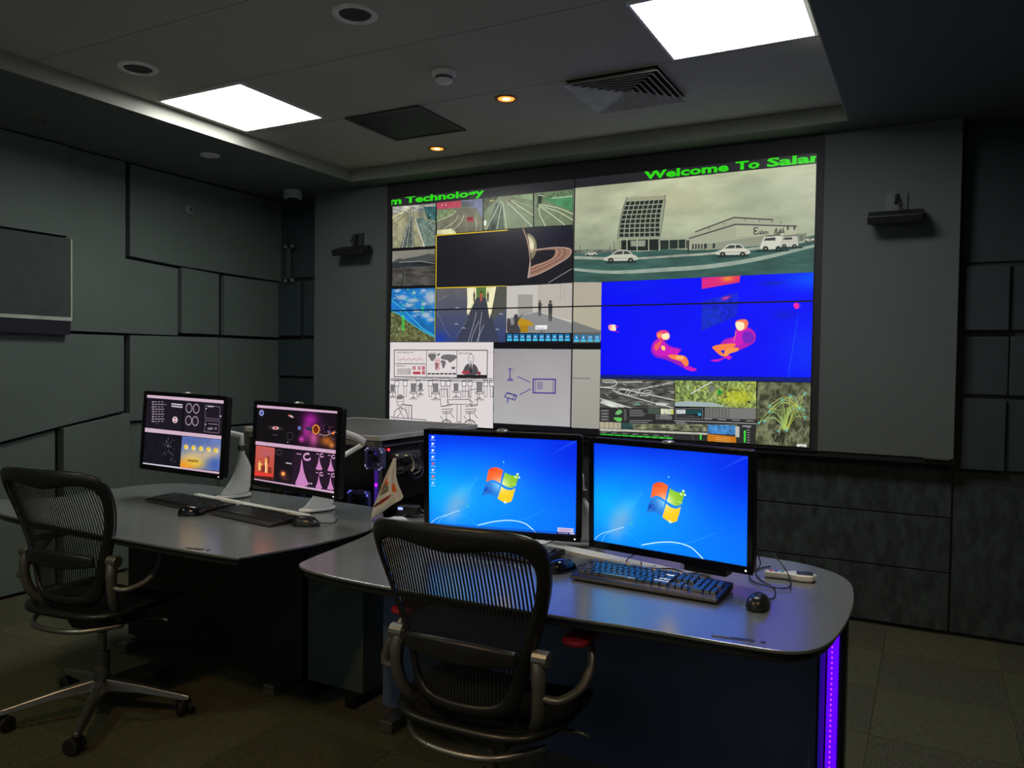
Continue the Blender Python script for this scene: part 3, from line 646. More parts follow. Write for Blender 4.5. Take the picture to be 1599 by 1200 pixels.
for x in (520, 715):
    for pts in ((-35, 880, 25, 870, 60, 860), (-40, 905, 50, 900, 45, 920, -38, 925), (-30, 940, 40, 935), (0, 925, 0, 985), (0, 985, -45, 1020), (0, 985, 45, 1022), (0, 985, -15, 1045), (0, 985, 22, 1045), (-50, 960, -30, 985), (40, 945, 62, 975)):
        cv.line(c2(*[v+(x if i % 2 == 0 else 0) for i, v in enumerate(pts)]), ink, .9)
    cv.line([(c2(x, 1030)[0][0]+45*K1*math.cos(a), c2(x, 1030)[0][1]+38*K1*math.sin(a)) for a in np.linspace(PI, 2*PI, 12)], ink, .8)
hp = smooth_poly(c2(112, 800, 135, 782, 160, 800, 162, 850, 140, 882, 118, 870, 108, 835), 3); cv.line(hp+hp[:1], ink, .9); cv.fill(smooth_poly(c2(110, 812, 135, 785, 160, 805, 150, 818, 120, 820), 3), (120, 114, 116))
cv.line(c2(118, 840, 130, 840), ink, .7); cv.line(c2(142, 840, 154, 840), ink, .7); cv.line(c2(128, 864, 146, 864), ink, .7)
cv.line(c2(80, 975, 90, 920, 120, 895, 150, 890, 185, 915, 200, 975), ink, 1); cv.line(c2(120, 895, 140, 930, 152, 892), ink, .8); cv.line(c2(100, 975, 140, 935, 170, 975), ink, .8)
cv.line(c2(160, 865, 232, 872, 230, 985), ink, 1.4); cv.line(c2(182, 870, 184, 930), ink, .7); cv.line(c2(205, 872, 207, 975), ink, .7); cv.line(c2(48, 968, 350, 992, 346, 1030), ink, 1); cv.line(c2(118, 985, 118, 1020), ink, .6); cv.line(c2(90, 982, 90, 1018), ink, .6); cv.line(c2(330, 1000, 328, 1028), ink, .6)
cv.line(c2(862, 430, 910, 430), (150, 144, 144), .5)
# grey sheet with hand-drawn diagram, continued on the next display
q = c2(915, 398, 1585, 403, 1580, 1052, 912, 1018)
cv.fill(q, (152, 148, 152), col2=(176, 174, 176), n=.015, sc=30); cv.glow(*c2(1330, 640)[0], 70, 60, (178, 172, 170), .5, clip=q); pu = (68, 54, 140)
cv.line(c2(1048, 570, 1050, 660), pu, 1.6); cv.line(c2(1028, 662, 1072, 662), pu, 1.6); cv.line(c2(1032, 655, 1050, 640, 1068, 655), pu, 1); cv.line(c2(1042, 568, 1056, 568), pu, 2)
cv.line(c2(1075, 555, 1083, 572, 1078, 590), (120, 112, 150), .8); cv.line(c2(1064, 560, 1068, 572, 1064, 584), (120, 112, 150), .7)
cv.line(c2(1115, 632, 1216, 678), pu, 1.2); cv.line(c2(1130, 782, 1220, 735), pu, 1.2)
cv.line(c2(1242, 652, 1428, 655, 1425, 770, 1242, 766, 1242, 652), pu, 2.0); cv.line(c2(1260, 655, 1260, 765), pu, .9); cv.line(c2(1410, 657, 1408, 768), pu, .9)
for k in range(5): cv.line(c2(1275, 680+k*13, 1320, 681+k*13), pu, .9)
cv.line(c2(1005, 800, 1022, 768, 1105, 790, 1090, 828, 1005, 800), pu, 1.5); cv.line(c2(1022, 768, 1030, 764, 1108, 788), pu, 1); cv.line(c2(1070, 815, 1085, 788, 1100, 795), pu, 1.2); cv.line(c2(1032, 815, 1028, 845), pu, 1.8)
# ---- right hand column: archive photograph of an office building
q = c3(62, 250, 1560, 98, 1540, 768, 58, 828)
cv.fill(q, (186, 190, 158), col2=(150, 160, 136), n=.13, sc=34, an=2.2)
cv.glow(*c3(700, 330)[0], 60, 22, (202, 200, 160), .5, clip=q); cv.glow(*c3(1250, 300)[0], 70, 22, (128, 140, 120), .45, clip=q, rot=-.2); cv.glow(*c3(200, 380)[0], 30, 10, (140, 146, 122), .5, clip=q); cv.glow(*c3(1100, 220)[0], 60, 10, (140, 148, 126), .4, clip=q, rot=-.15)
cv.fill(c3(60, 640, 300, 628, 600, 620, 800, 628, 1000, 620, 1300, 585, 1560, 530, 1545, 800, 58, 840), (58, 92, 84), n=.16, sc=8, an=4, clip=q)
cv.fill(spline(c3(60, 662, 400, 672, 700, 655, 900, 640, 1200, 605, 1540, 560), 4)+spline(c3(1540, 572, 1200, 622, 900, 655, 700, 668, 400, 686, 60, 682), 4), (158, 164, 150), n=.1)
cv.fill(spline(c3(60, 735, 300, 752, 600, 735, 900, 712, 1200, 665, 1540, 590), 5)+spline(c3(1540, 606, 1200, 690, 900, 738, 600, 760, 300, 772, 60, 752), 5), (150, 164, 152), n=.06)
cv.fill(c3(60, 626, 330, 622, 330, 642, 60, 650), (96, 104, 96), n=.4, sc=3, an=3)
cv.fill(smooth_poly(c3(388, 305, 500, 298, 622, 290, 612, 400, 590, 545, 592, 628, 330, 628, 330, 560, 352, 420), 2), (150, 154, 132))
cv.line(spline(c3(388, 305, 352, 420, 330, 560), 4), (84, 90, 80), 1.0); cv.line(spline(c3(622, 292, 612, 400, 590, 545), 4), (96, 100, 90), 1.0); cv.fill(c3(388, 306, 500, 298, 620, 290, 616, 316, 384, 330), (158, 158, 132)); cv.line(c3(388, 305, 500, 297, 622, 289), (200, 200, 172), .8)
TL, TR, BL_, BR = np.array([384, 330.]), np.array([612, 318.]), np.array([338, 552.]), np.array([590, 546.])
for r in range(8):
    for c_ in range(8):
        def g_(u, v):
            a = TL+(TR-TL)*u; b = BL_+(BR-BL_)*u; b_ = a+(b-a)*v; b_[0] -= 10*math.sin(PI*v); return b_
        u0_, u1_, v0_, v1_ = c_/8+.013, (c_+1)/8-.013, r/8+.012, (r+1)/8-.018
        cv.fill(c3(*g_(u0_, v0_), *g_(u1_, v0_), *g_(u1_, v1_), *g_(u0_, v1_)), (36, 46, 42))
for k in range(9): cv.line(c3(392+k*28, 304-k*1.5, 386+k*28, 326-k*1.5), (140, 142, 120), .8)
cv.fill(c3(345, 568, 590, 560, 588, 628, 345, 630), (34, 42, 38)); cv.fill(c3(410, 570, 500, 568, 498, 604, 412, 604), (170, 176, 154))
for k in range(7): cv.line(c3(418+k*12, 572, 418+k*12, 600), (40, 48, 44), .8)
for x in (350, 388, 450, 520, 584): cv.line(c3(x, 562, x, 630), (196, 196, 170), 1.3)
cv.fill(c3(592, 550, 760, 545, 760, 565, 592, 568), (160, 164, 140)); cv.fill(c3(592, 568, 750, 562, 755, 615, 592, 622), (40, 50, 46))
for x in (645, 700, 745): cv.line(c3(x, 545, x, 618), (176, 178, 152), 1.1)
cv.fill(c3(760, 540, 1042, 430, 1275, 445, 1272, 462, 1420, 470, 1420, 560, 1300, 580, 1050, 605, 760, 625), (164, 168, 144)); cv.fill(c3(1050, 475, 1420, 480, 1420, 530, 1050, 545), (176, 178, 152)); cv.fill(c3(870, 590, 1220, 540, 1220, 600, 870, 628), (142, 148, 128)); cv.fill(c3(1420, 530, 1480, 525, 1480, 570, 1420, 575), (120, 128, 114))
cv.line(c3(805, 516, 1040, 428, 1275, 442), (44, 38, 46), 1.4); cv.line(c3(768, 556, 1050, 470, 1420, 482), (62, 58, 62), 1.6)
for x in (1368, 1408): cv.line(c3(x, 482, x, 500), (50, 48, 50), 2)
for (x, y) in ((890, 497), (980, 467), (1108, 443), (1195, 450), (1270, 455), (1325, 458)): cv.ell(*c3(x, y)[0], 1.1, .9, (70, 70, 66))
cv.fill(c3(752, 568, 768, 566, 766, 650, 760, 650), (60, 62, 58))
for k in range(5): x = 785+k*18; cv.fill(c3(x, 590, x+10, 589, x+10, 620, x, 621), (48, 54, 50))
for x in (860, 910): cv.fill(c3(x, 588, x+14, 587, x+14, 614, x, 615), (48, 54, 50))
bl = (50, 56, 52)
cv.line(spline(c3(1185, 492, 1165, 490, 1162, 505, 1178, 510, 1162, 515, 1165, 530, 1188, 526), 4), bl, 1.3); cv.text('alam', *c3(1192, 530)[0], 7.2, bl, sx=.8, dx=(1, .02), bold=.02)
for pts in ((1288, 530, 1292, 500), (1300, 495, 1300, 528, 1316, 528, 1318, 505), (1326, 500, 1326, 518, 1346, 518), (1340, 495, 1340, 518), (1310, 520, 1336, 518)): cv.line(c3(*pts), bl, 1.3)
def car(x, y, s_, van=0, cc=(206, 206, 190)):
    P = lambda *p: c3(*[v for i in range(0, len(p), 2) for v in (x+p[i]*s_, y+p[i+1]*s_)])
    cv.fill(P(-100, 55, 100, 50, 100, 62, -95, 68), (40, 58, 54))
    if van: cv.fill(smooth_poly(P(-60, 0, -40, -25, 55, -30, 62, 20, 60, 45, -65, 50, -68, 20), 3), cc); cv.fill(P(-52, -2, -38, -18, 20, -22, 20, -4), (60, 66, 62)); cv.fill(P(-40, -32, 50, -40, 50, -34, -40, -26), (60, 56, 56))
    else:
        cv.fill(smooth_poly(P(-98, 28, -60, 12, -25, -16, 45, -18, 75, 8, 96, 18, 98, 44, -95, 48), 3), cc); cv.fill(P(-50, 10, -20, -11, 12, -13, 12, 8), (66, 72, 68)); cv.fill(P(18, -13, 42, -13, 66, 6, 18, 8), (66, 72, 68)); cv.line(P(-94, 34, 94, 30), (110, 112, 104), .6)
    for wx in ((-62, 62) if not van else (-40, 38)): cv.ell(*P(wx, 46)[0], 17*K3*s_, 15*K3*s_, (30, 34, 32)); cv.ell(*P(wx, 46)[0], 7*K3*s_, 6*K3*s_, (150, 150, 140))
car(350, 645, .97, cc=(196, 196, 180)); car(1032, 608, .98); car(1272, 572, 1, 1); car(1378, 566, .8, 1, (190, 190, 176)); car(170, 640, .35); car(1500, 556, .35)
for (x, y0, y1) in ((310, 572, 640), (100, 600, 640), (285, 600, 640), (525, 560, 660), (1450, 540, 570), (1505, 545, 592)): cv.line(c3(x, y0, x, y1), (60, 62, 58), .8)
# beige strip and grey sheet beside the thermal picture
cv.fill(c4(62, 82, 234, 82, 230, 440, 60, 440), (178, 168, 152), col2=(176, 172, 150)); cv.fill(c4(60, 320, 230, 378, 230, 395, 60, 390), (120, 120, 118))
cv.fill(c4(60, 388, 226, 388, 226, 452, 60, 452), (90, 92, 92))
for k in range(4): icon(64+k*42, 96+k*42, 402, 444, c4)
cv.fill(c4(58, 452, 228, 450, 226, 492, 58, 490), (10, 10, 12))
cv.fill(c4(57, 490, 228, 492, 222, 976, 52, 968), (166, 164, 154), col2=(156, 154, 144)); cv.line(c4(58, 667, 162, 669), (92, 78, 100), .9)
# thermal camera picture
q = c4(234, 82, 1545, 20, 1525, 692, 226, 666)
cv.fill(q, (0, 6, 250), n=.02, sc=30); cv.glow(*c4(1540, 60)[0], 70, 22, (0, 100, 255), .75, clip=q); cv.glow(*c4(1500, 500)[0], 60, 60, (0, 70, 250), .6, clip=q); cv.glow(*c4(450, 100)[0], 60, 18, (6, 36, 240), .5, clip=q)
cv.fill(c4(228, 645, 1528, 662, 1525, 692, 226, 666), (8, 26, 120)); cv.line(c4(1430, 280, 1370, 660), (20, 110, 250), 1.2, a=.5)
cv.glow(*c4(1270, 88)[0], 22, 3, (6, 30, 170), .8, clip=q, rot=-.03); cv.glow(*c4(1350, 280)[0], 24, 9, (4, 20, 205), .8, clip=q)
gq = c4(842, 55, 1078, 42, 1074, 82, 844, 124); cv.fill(gq, (232, 40, 140), col2=(240, 60, 90), axis='x'); cv.glow(*c4(1000, 62)[0], 12, 5, (255, 170, 40), .95, clip=gq)
for k in range(22): cv.line(c4(845+k*11, 58, 848+k*11, 124), (150, 20, 110), .5, a=.5, clip=gq)
for k in range(5): cv.line(c4(842, 68+k*13, 1078, 50+k*9), (150, 20, 110), .5, a=.5, clip=gq)
gq = c4(845, 195, 1068, 142, 1068, 210, 1055, 290, 838, 380); cv.fill(gq, (16, 40, 200), a=.8, n=.2, sc=4); cv.glow(*c4(990, 178)[0], 9, 3, (230, 60, 130), .9, rot=-.3)
for k in range(14): cv.line(c4(850+k*8, 245+k % 3, 850+k*8, 372-k*4), (20, 80, 190), .8, a=.5, clip=gq)
mg, og, yl = (206, 22, 190), (252, 130, 70), (255, 236, 190)
def blob(col, *p): cv.fill(smooth_poly(c4(*p), 4), col)
blob((150, 20, 190), 535, 480, 555, 440, 600, 425, 650, 470, 720, 490, 700, 530, 770, 590, 815, 615, 780, 625, 735, 605, 640, 560, 570, 540, 540, 515)
blob(mg, 545, 480, 560, 440, 600, 430, 640, 475, 705, 492, 690, 525, 620, 535, 560, 520); blob(og, 640, 525, 700, 525, 745, 535, 765, 575, 745, 595, 715, 565, 660, 548); blob((255, 180, 110), 690, 530, 735, 535, 725, 552, 690, 548); blob(mg, 735, 595, 790, 602, 815, 615, 780, 624, 745, 612); blob((240, 90, 90), 555, 470, 590, 440, 600, 445, 570, 500); blob((255, 210, 120), 598, 468, 620, 475, 618, 498, 600, 490)
blob((230, 60, 120), 566, 395, 590, 376, 630, 376, 648, 400, 645, 428, 620, 436, 580, 430); blob(yl, 600, 400, 640, 392, 646, 420, 625, 432, 604, 425); blob((250, 150, 90), 572, 400, 596, 388, 600, 410, 580, 422)
blob((180, 20, 180), 1050, 370, 1120, 355, 1168, 390, 1168, 440, 1130, 470, 1060, 500, 1035, 480, 960, 465, 985, 430, 1045, 410)
blob(mg, 1060, 375, 1110, 362, 1135, 400, 1100, 450, 1050, 470, 1000, 450, 1045, 415); blob((120, 30, 190), 1105, 380, 1150, 395, 1160, 440, 1110, 455, 1090, 420)
blob(og, 908, 475, 960, 460, 1045, 455, 1040, 475, 1000, 495, 960, 500, 990, 530, 960, 530, 920, 495); blob((250, 150, 80), 990, 490, 1060, 480, 1065, 500, 1010, 520, 1005, 545, 980, 540); blob(mg, 895, 556, 950, 550, 1000, 530, 1028, 535, 1010, 556, 985, 545, 940, 566)
blob((250, 120, 90), 1048, 330, 1065, 312, 1110, 308, 1128, 330, 1115, 362, 1090, 375, 1060, 372); blob(yl, 1048, 335, 1065, 322, 1100, 330, 1100, 365, 1075, 378, 1055, 362); cv.line(c4(1052, 380, 1040, 440), (255, 150, 90), .9)
blob(yl, 278, 345, 318, 342, 318, 378, 282, 372); cv.line(c4(318, 352, 335, 350), mg, 1.5); cv.line(c4(300, 378, 338, 384), mg, 1.2); cv.glow(*c4(285, 355)[0], 3, 6, (250, 60, 150), .6)
blob((240, 30, 170), 1402, 222, 1412, 208, 1435, 212, 1438, 236, 1415, 244); cv.line(c4(1435, 225, 1448, 222), (60, 60, 220), 1.5)
# aerial view, street map and statistics below
q = c4(224, 668, 676, 680, 676, 850, 222, 850)
cv.fill(q, (78, 78, 74), n=.45, sc=3, an=4)
for pts in ((224, 720, 400, 740, 676, 800), (224, 790, 420, 850), (300, 740, 380, 770, 676, 850), (240, 690, 480, 690), (460, 735, 676, 690)): cv.line(c4(*pts), (196, 196, 190), 1.6, clip=q)
cv.line(spline(c4(240, 680, 310, 680, 325, 700, 300, 718, 224, 722), 5), (210, 210, 200), 1.2)
for (a, b, c_, d) in ((330, 730, 400, 765), (400, 735, 470, 770), (480, 740, 540, 775)): cv.line(c4(a+20, b, c_, b+3, c_-25, d, a-10, d-3, a+20, b), (205, 205, 200), .9, clip=q)
for _ in range(70): x, y = random.uniform(230, 670), random.uniform(680, 845); cv.line(c4(x, y, x+random.uniform(10, 40), y+random.uniform(-3, 8)), random.choice(((190, 190, 184), (40, 42, 40), (130, 130, 124))), .8, clip=q)
cv.fill(c4(235, 800, 320, 815, 380, 840, 300, 845, 225, 820), (188, 192, 184), n=.2); cv.fill(c4(570, 815, 640, 820, 620, 838, 560, 830), (200, 202, 196)); cv.fill(c4(430, 820, 470, 822, 465, 832, 432, 830), (110, 160, 140))
q = c4(679, 680, 1176, 686, 1174, 850, 679, 838)
cv.fill(q, (122, 140, 78), n=.5, sc=3); cv.glow(*c4(1060, 780)[0], 30, 15, (206, 206, 40), .7, clip=q, pw=1.5); cv.glow(*c4(1150, 700)[0], 14, 7, (210, 210, 60), .6, clip=q)
for _ in range(55):
    x, y = random.uniform(680, 1170), random.uniform(685, 830); a = random.uniform(0, 6.3); l_ = random.uniform(15, 60)
    cv.line(spline(c4(x, y, x+l_*.5*math.cos(a)+8, y+l_*.5*math.sin(a)-5, x+l_*math.cos(a), y+l_*math.sin(a)), 3), random.choice(((50, 62, 46), (70, 84, 50), (190, 206, 170), (214, 214, 60), (58, 70, 52))), random.choice((.6, .9)), clip=q)
cv.fill(c4(679, 812, 760, 806, 900, 815, 1010, 842, 679, 838), (160, 176, 178), clip=q); cv.line(c4(780, 760, 830, 730, 905, 690), (206, 212, 206), 1.8, clip=q); cv.glow(*c4(905, 730)[0], 4, 6, (110, 96, 150), .7); cv.ell(*c4(952, 752)[0], 3.6, 3.2, (20, 150, 50)); cv.ell(*c4(1130, 812)[0], 2.5, 1.8, (40, 70, 40))
q = c4(1184, 690, 1525, 694, 1505, 1098, 1170, 1078)
cv.fill(q, (86, 90, 66), n=.55, sc=7); cv.fill(c4(1300, 860, 1430, 880, 1400, 960, 1290, 950), (60, 62, 46), n=.4, sc=4); cv.fill(c4(1270, 1005, 1350, 1010, 1345, 1060, 1275, 1055), (50, 50, 38))
for _ in range(120):
    x, y = random.uniform(1180, 1500), random.uniform(700, 1070); a = random.uniform(1.0, 2.1); l_ = random.uniform(15, 50)
    cv.line(c4(x, y, x+l_*math.cos(a), y+l_*math.sin(a)), random.choice(((48, 50, 36), (120, 124, 94), (150, 154, 124), (66, 70, 52))), .8, clip=q)
nd = [(1440, 850), (1385, 775), (1335, 800), (1255, 870), (1258, 835), (1360, 985), (1310, 990), (1470, 760), (1475, 905), (1225, 930), (1190, 940), (1465, 860)]
for a in range(len(nd)):
    for b_ in (0, 5):
        if a != b_:
            (x0, y0), (x1, y1) = nd[a], nd[b_]; mx, my = (x0+x1)/2, (y0+y1)/2-abs(x1-x0)*.28-10
            cv.line(spline(c4(x0, y0, mx, my, x1, y1), 7), random.choice(((176, 206, 90), (150, 190, 150), (196, 200, 90))), .7, clip=q)
for k in range(10): cv.line(spline(c4(1345, 985, 1300+k*12, 880-k*6, 1240+k*26, 840+k*9), 6), (172, 200, 96), .6, clip=q)
for (x, y) in nd: cv.glow(*c4(x, y)[0], 1.8, 1.8, (90, 226, 236), .95); 
for _ in range(26): x, y = random.choice(nd); cv.ell(*c4(x+random.gauss(0, 9), y+random.gauss(0, 9))[0], .6, .6, (90, 210, 220))
cv.fill(c4(1422, 1068, 1482, 1070, 1480, 1092, 1422, 1090), (226, 228, 224)); cv.text('HD+', *c4(1440, 1088)[0], 3.2, (90, 90, 90))
q = c4(222, 848, 1174, 852, 1172, 1080, 1100, 1078, 220, 1022)
cv.fill(c4(222, 848, 1176, 850, 1170, 1080, 219, 1020), (44, 44, 44))
for r in range(4): cv.fill(c4(228, 858+r*18, 280, 858+r*18, 280, 871+r*18, 228, 871+r*18), (84, 84, 84)); cv.line(c4(235, 865+r*18, 270, 865+r*18), (180, 180, 180), .6)
cv.line(c4(228, 848, 284, 848, 284, 930), (20, 20, 20), .8)
cv.fill(smooth_poly(c4(316, 880, 340, 858, 358, 866, 352, 882, 330, 890), 3), (110, 180, 110)); cv.fill(smooth_poly(c4(306, 908, 355, 908, 352, 930, 330, 930), 3), (96, 190, 90))
for (x0, x1, y0, n) in ((405, 505, 862, 4), (405, 550, 925, 2), (376, 386, 862, 6), (562, 664, 892, 3), (230, 300, 990, 1), (305, 360, 990, 1)):
    for k in range(n): cv.line(c4(x0, y0+k*11, x0+(x1-x0)*random.uniform(.7, 1), y0+k*11), (176, 176, 176), .7)
cv.line(c4(372, 855, 372, 930), (120, 120, 120), .6); cv.fill(c4(515, 850, 588, 852, 588, 885, 515, 883), (70, 84, 74)); cv.fill(c4(592, 852, 672, 854, 672, 888, 594, 886), (190, 196, 170), n=.2, sc=3); cv.fill(c4(655, 862, 672, 862, 672, 886, 655, 886), (190, 200, 80)); cv.fill(c4(590, 892, 662, 894, 662, 920, 590, 918), (110, 110, 110)); cv.line(c4(558, 888, 556, 940), (20, 20, 20), 1)
cv.fill(c4(684, 852, 848, 852, 848, 915, 684, 912), (24, 26, 26)); cv.line(c4(684, 852, 848, 852, 848, 915, 684, 912, 684, 852), (150, 150, 150), .7); cv.fill(c4(688, 858, 745, 858, 745, 884, 688, 884), (196, 200, 200)); cv.fill(c4(750, 858, 842, 858, 842, 886, 750, 886), (30, 70, 70)); cv.fill(c4(820, 880, 840, 880, 840, 896, 820, 896), (70, 160, 200)); cv.line(c4(690, 893, 800, 896), (120, 120, 120), .6); cv.line(c4(690, 902, 830, 904), (120, 120, 120), .6)
cv.fill(c4(862, 845, 1174, 850, 1174, 918, 862, 912), (118, 118, 114)); 
for k in range(8): cv.line(c4(868, 852+k*8, 1020-12*(k % 2), 853+k*8), (60, 60, 58), .6)
for k in range(8): cv.line(c4(880+k*20, 850, 880+k*20, 905), (150, 150, 148), .5)
cv.line(c4(676, 925, 1174, 944), (170, 170, 170), 1.1)
for k in range(4): cv.line(c4(860+k*85, 914+k*4, 905+k*85, 916+k*4), (190, 190, 190), .8)
for k in range(3): cv.line(c4(686, 934+k*7, 740+k*14, 936+k*7), (180, 180, 180), .7)
cv.fill(c4(222, 932, 352, 938, 350, 975, 222, 970), (178, 170, 146)); cv.fill(c4(352, 938, 420, 942, 430, 976, 350, 974), (44, 72, 70), n=.3); cv.fill(c4(420, 944, 1060, 950, 1060, 1000, 430, 978), (104, 108, 84), n=.6, sc=3, an=2); cv.fill(c4(880, 950, 1048, 954, 1048, 1012, 878, 1004), (66, 126, 186), n=.25, sc=4); cv.fill(c4(222, 972, 878, 1000, 878, 1012, 222, 986), (188, 186, 170))
for k in range(4): cv.line(c4(250+k*28, 934, 250+k*28, 970), (90, 84, 70), .6)
cv.fill(c4(1048, 960, 1074, 962, 1072, 1028, 1048, 1024), (186, 184, 176))
for k in range(10): x0 = 224+k*44.6; dy = k*2.4; cv.fill(c4(x0, 1004+dy, x0+41, 1006+dy, x0+41, 1019+dy, x0, 1017+dy), (34, 186, 40)); cv.line(c4(x0+6, 1013+dy, x0+30, 1014+dy), (150, 240, 150), .6)
for k in range(7): cv.line(c4(230+k*64, 996+k*3.6, 262+k*64, 997+k*3.6), (190, 190, 190), .6)
cv.fill(c4(832, 1008, 842, 1008, 842, 1042, 832, 1042), (60, 220, 60)); cv.fill(c4(1100, 985, 1112, 985, 1110, 1060, 1100, 1058), (60, 220, 60)); cv.line(c4(790, 935, 788, 1050), (110, 110, 110), .6)
for k in range(7): cv.line(c4(1120, 968+k*15, 1135, 969+k*15), (190, 190, 190), .7)
cv.fill(c4(1090, 955, 1145, 957, 1145, 964, 1090, 962), (170, 170, 170)); cv.fill(rrect(0, 1, 0, 1, .2) and smooth_poly(c4(880, 1012, 900, 1008, 1040, 1022, 1052, 1026, 1052, 1062, 1040, 1068, 890, 1056, 878, 1050), 2), (196, 116, 26))
for k in range(3): cv.line(c4(925, 1027+k*12, 1015, 1034+k*12), (240, 190, 120), .6)
# scrolling green banner across the upper displays, bold lettering cut off by the display edges
bx = lambda x, y: at_y(x, y, DY)[0]-DX0
bz_ = lambda x, y: DZ1-at_y(x, y, DY)[2]
def banner_word(word, probe, xa, xb, base, capz, lo, bold=.055):
    g = glyphs(word, bold); pr = glyphs(probe, bold); mn = min(p[0] for tr in pr for p in tr); mx = max(p[0] for tr in pr for p in tr)
    sx = (xb-xa)/(mx-mn); save = cv.m; cv.m = lambda x, y: (x, y); k = W2/DW
    for tr in g: cv.fill([(max(lo*k, (xa+(p[0]-mn)*sx)*k), (base-p[1]*capz/1.06)*k) for p in tr], (46, 214, 22))
    cv.m = save
b1, h1 = bz_(640, 316.8), at_y(640, 306.3, DY)[2]-at_y(640, 317.4, DY)[2]
banner_word('m', 'm', bx(609, 318), bx(627.5, 316), b1, h1, .005); banner_word('Technology', 'Technology', bx(633.5, 316), bx(757, 300), b1, h1, 0)
b1, h1 = bz_(1014, 279.3), at_y(1200, 246.3, DY)[2]-at_y(1200, 260.4, DY)[2]
banner_word('Welcome', 'Welcome', bx(1006, 270), bx(1138.5, 262), b1, h1, 0); banner_word('To', 'To', bx(1149, 258), bx(1187, 254), b1, h1, 0); banner_word('Salam', 'Sala', bx(1198, 252), bx(1266, 246), b1, h1, 0)
img = cv.image('video_wall_picture'); vm = screen_mat('video_wall_screen', img, SCREEN)

LABS = (('upper left display of the video wall showing roads and a ringed planet', 0, 1), ('upper right display of the video wall showing an office building photograph', 1, 1),
        ('lower left display of the video wall showing a line drawing and purple diagram', 0, 0), ('lower right display of the video wall showing two people in thermal colours', 1, 0))
pw, ph = DW/2, DH/2
for lab, i, j in LABS:
    t = empty('video_wall_display', (DX0+i*pw, DY, DZ0+j*ph)); tag(t, lab, 'display', 'displays of the video wall')
    b = MB()
    e = .0022
    b.box(0, pw, .003, .0055, 0, ph)
    b.build('housing', blackp, t)
    b = MB()
    for q in ((0, e*1.9, 0, ph), (pw-e*1.9, pw, 0, ph), (0, pw, 0, e*1.9), (0, pw, ph-e*1.9, ph)): b.box(q[0], q[1], -.002, .003, q[2], q[3])
    b.build('bezel', blackp, t)
    g_ = e*1.9
    u0_, u1_ = (i*pw+g_)/DW, ((i+1)*pw-g_)/DW; v0_, v1_ = (j*ph+g_)/DH, ((j+1)*ph-g_)/DH
    uv_quad('screen', [(g_, 0, g_), (pw-g_, 0, g_), (pw-g_, 0, ph-g_), (g_, 0, ph-g_)], [(u0_, v0_), (u1_, v0_), (u1_, v1_), (u0_, v1_)], vm, t)
# ---------------------------------------------------------------- desks
def at_x(x, y, X): d = ray(x, y); d = d*X/d[0]; return np.array([X, d[1], d[2]+CH])
DT = .75
def desk(outline, lab, base, navy):
    t = empty('desk', (0, 0, 0)); tag(t, lab, 'desk', 'control room desks')
    sm = smooth_poly(outline, 8)
    MB().prism(sm, DT-.008, DT).build('desktop', deskm, t, bevel=.0015)
    c = np.mean(sm, axis=0); low = [(c[0]+(p[0]-c[0])*.985, c[1]+(p[1]-c[1])*.975) for p in sm]
    MB().prism(low, DT-.032, DT-.0085).build('edge_band', edgem, t, bevel=.004)
    x0, x1, yb = base
    MB().box(x0, x1, yb, yb+.018, .05, DT-.033).build('modesty_panel', navy, t, bevel=.002)
    for x in (x0+.02, x1-.40): 
        MB().box(x, x+.38, yb+.02, yb+.30, .05, DT-.033).build('pedestal', blackp, t, bevel=.003)
    for x in (x0+.06, x1-.12): MB().box(x, x+.06, yb-.10, yb+.28, .0, .048).build('foot', darkalu, t, bevel=.006)
    MB().box(x0, x1, yb-.30, yb, DT-.075, DT-.034).build('underframe', blackp, t, bevel=.002)
    return t
front = [(-1.735, 1.845), (-1.60, 1.812), (-1.35, 1.803), (-.884, 1.818), (-.615, 1.84), (-.40, 1.846), (-.262, 1.865), (-.198, 1.955), (-.172, 2.15), (-.172, 2.38), (-.205, 2.58), (-.30, 2.695), (-.48, 2.745),
         (-1.0, 2.76), (-1.6, 2.76), (-1.93, 2.74), (-1.965, 2.62), (-1.85, 2.35), (-1.80, 2.1), (-1.775, 1.93)]
left = [(-2.02, 1.812), (-2.35, 1.80), (-2.80, 1.805), (-3.25, 1.82), (-3.48, 1.86), (-3.70, 1.93), (-3.70, 2.0), (-3.55, 2.12), (-3.545, 2.37), (-3.52, 2.63), (-3.39, 2.76), (-3.1, 2.79), (-2.5, 2.78), (-2.2, 2.765), (-2.06, 2.69), (-1.93, 2.50),
        (-1.885, 2.33), (-1.90, 2.1), (-1.945, 1.93), (-1.975, 1.84)]
d1 = desk(front, 'grey curved desk at the front with two blue-screened monitors', (-1.86, -.262, 2.44), navym)
d2 = desk(left, 'grey curved desk on the left with two dark-screened monitors', (-3.42, -2.30, 2.46), mat('dark_modesty', (36, 40, 40), .5))
MB().box(-2.285, -1.99, 2.48, 2.70, .05, DT-.033).build('end_pedestal', dgreen, d2, bevel=.003)
for x in (-2.27, -2.05): MB().box(x, x+.05, 2.44, 2.66, 0, .05).build('foot', blackp, d2, bevel=.004)
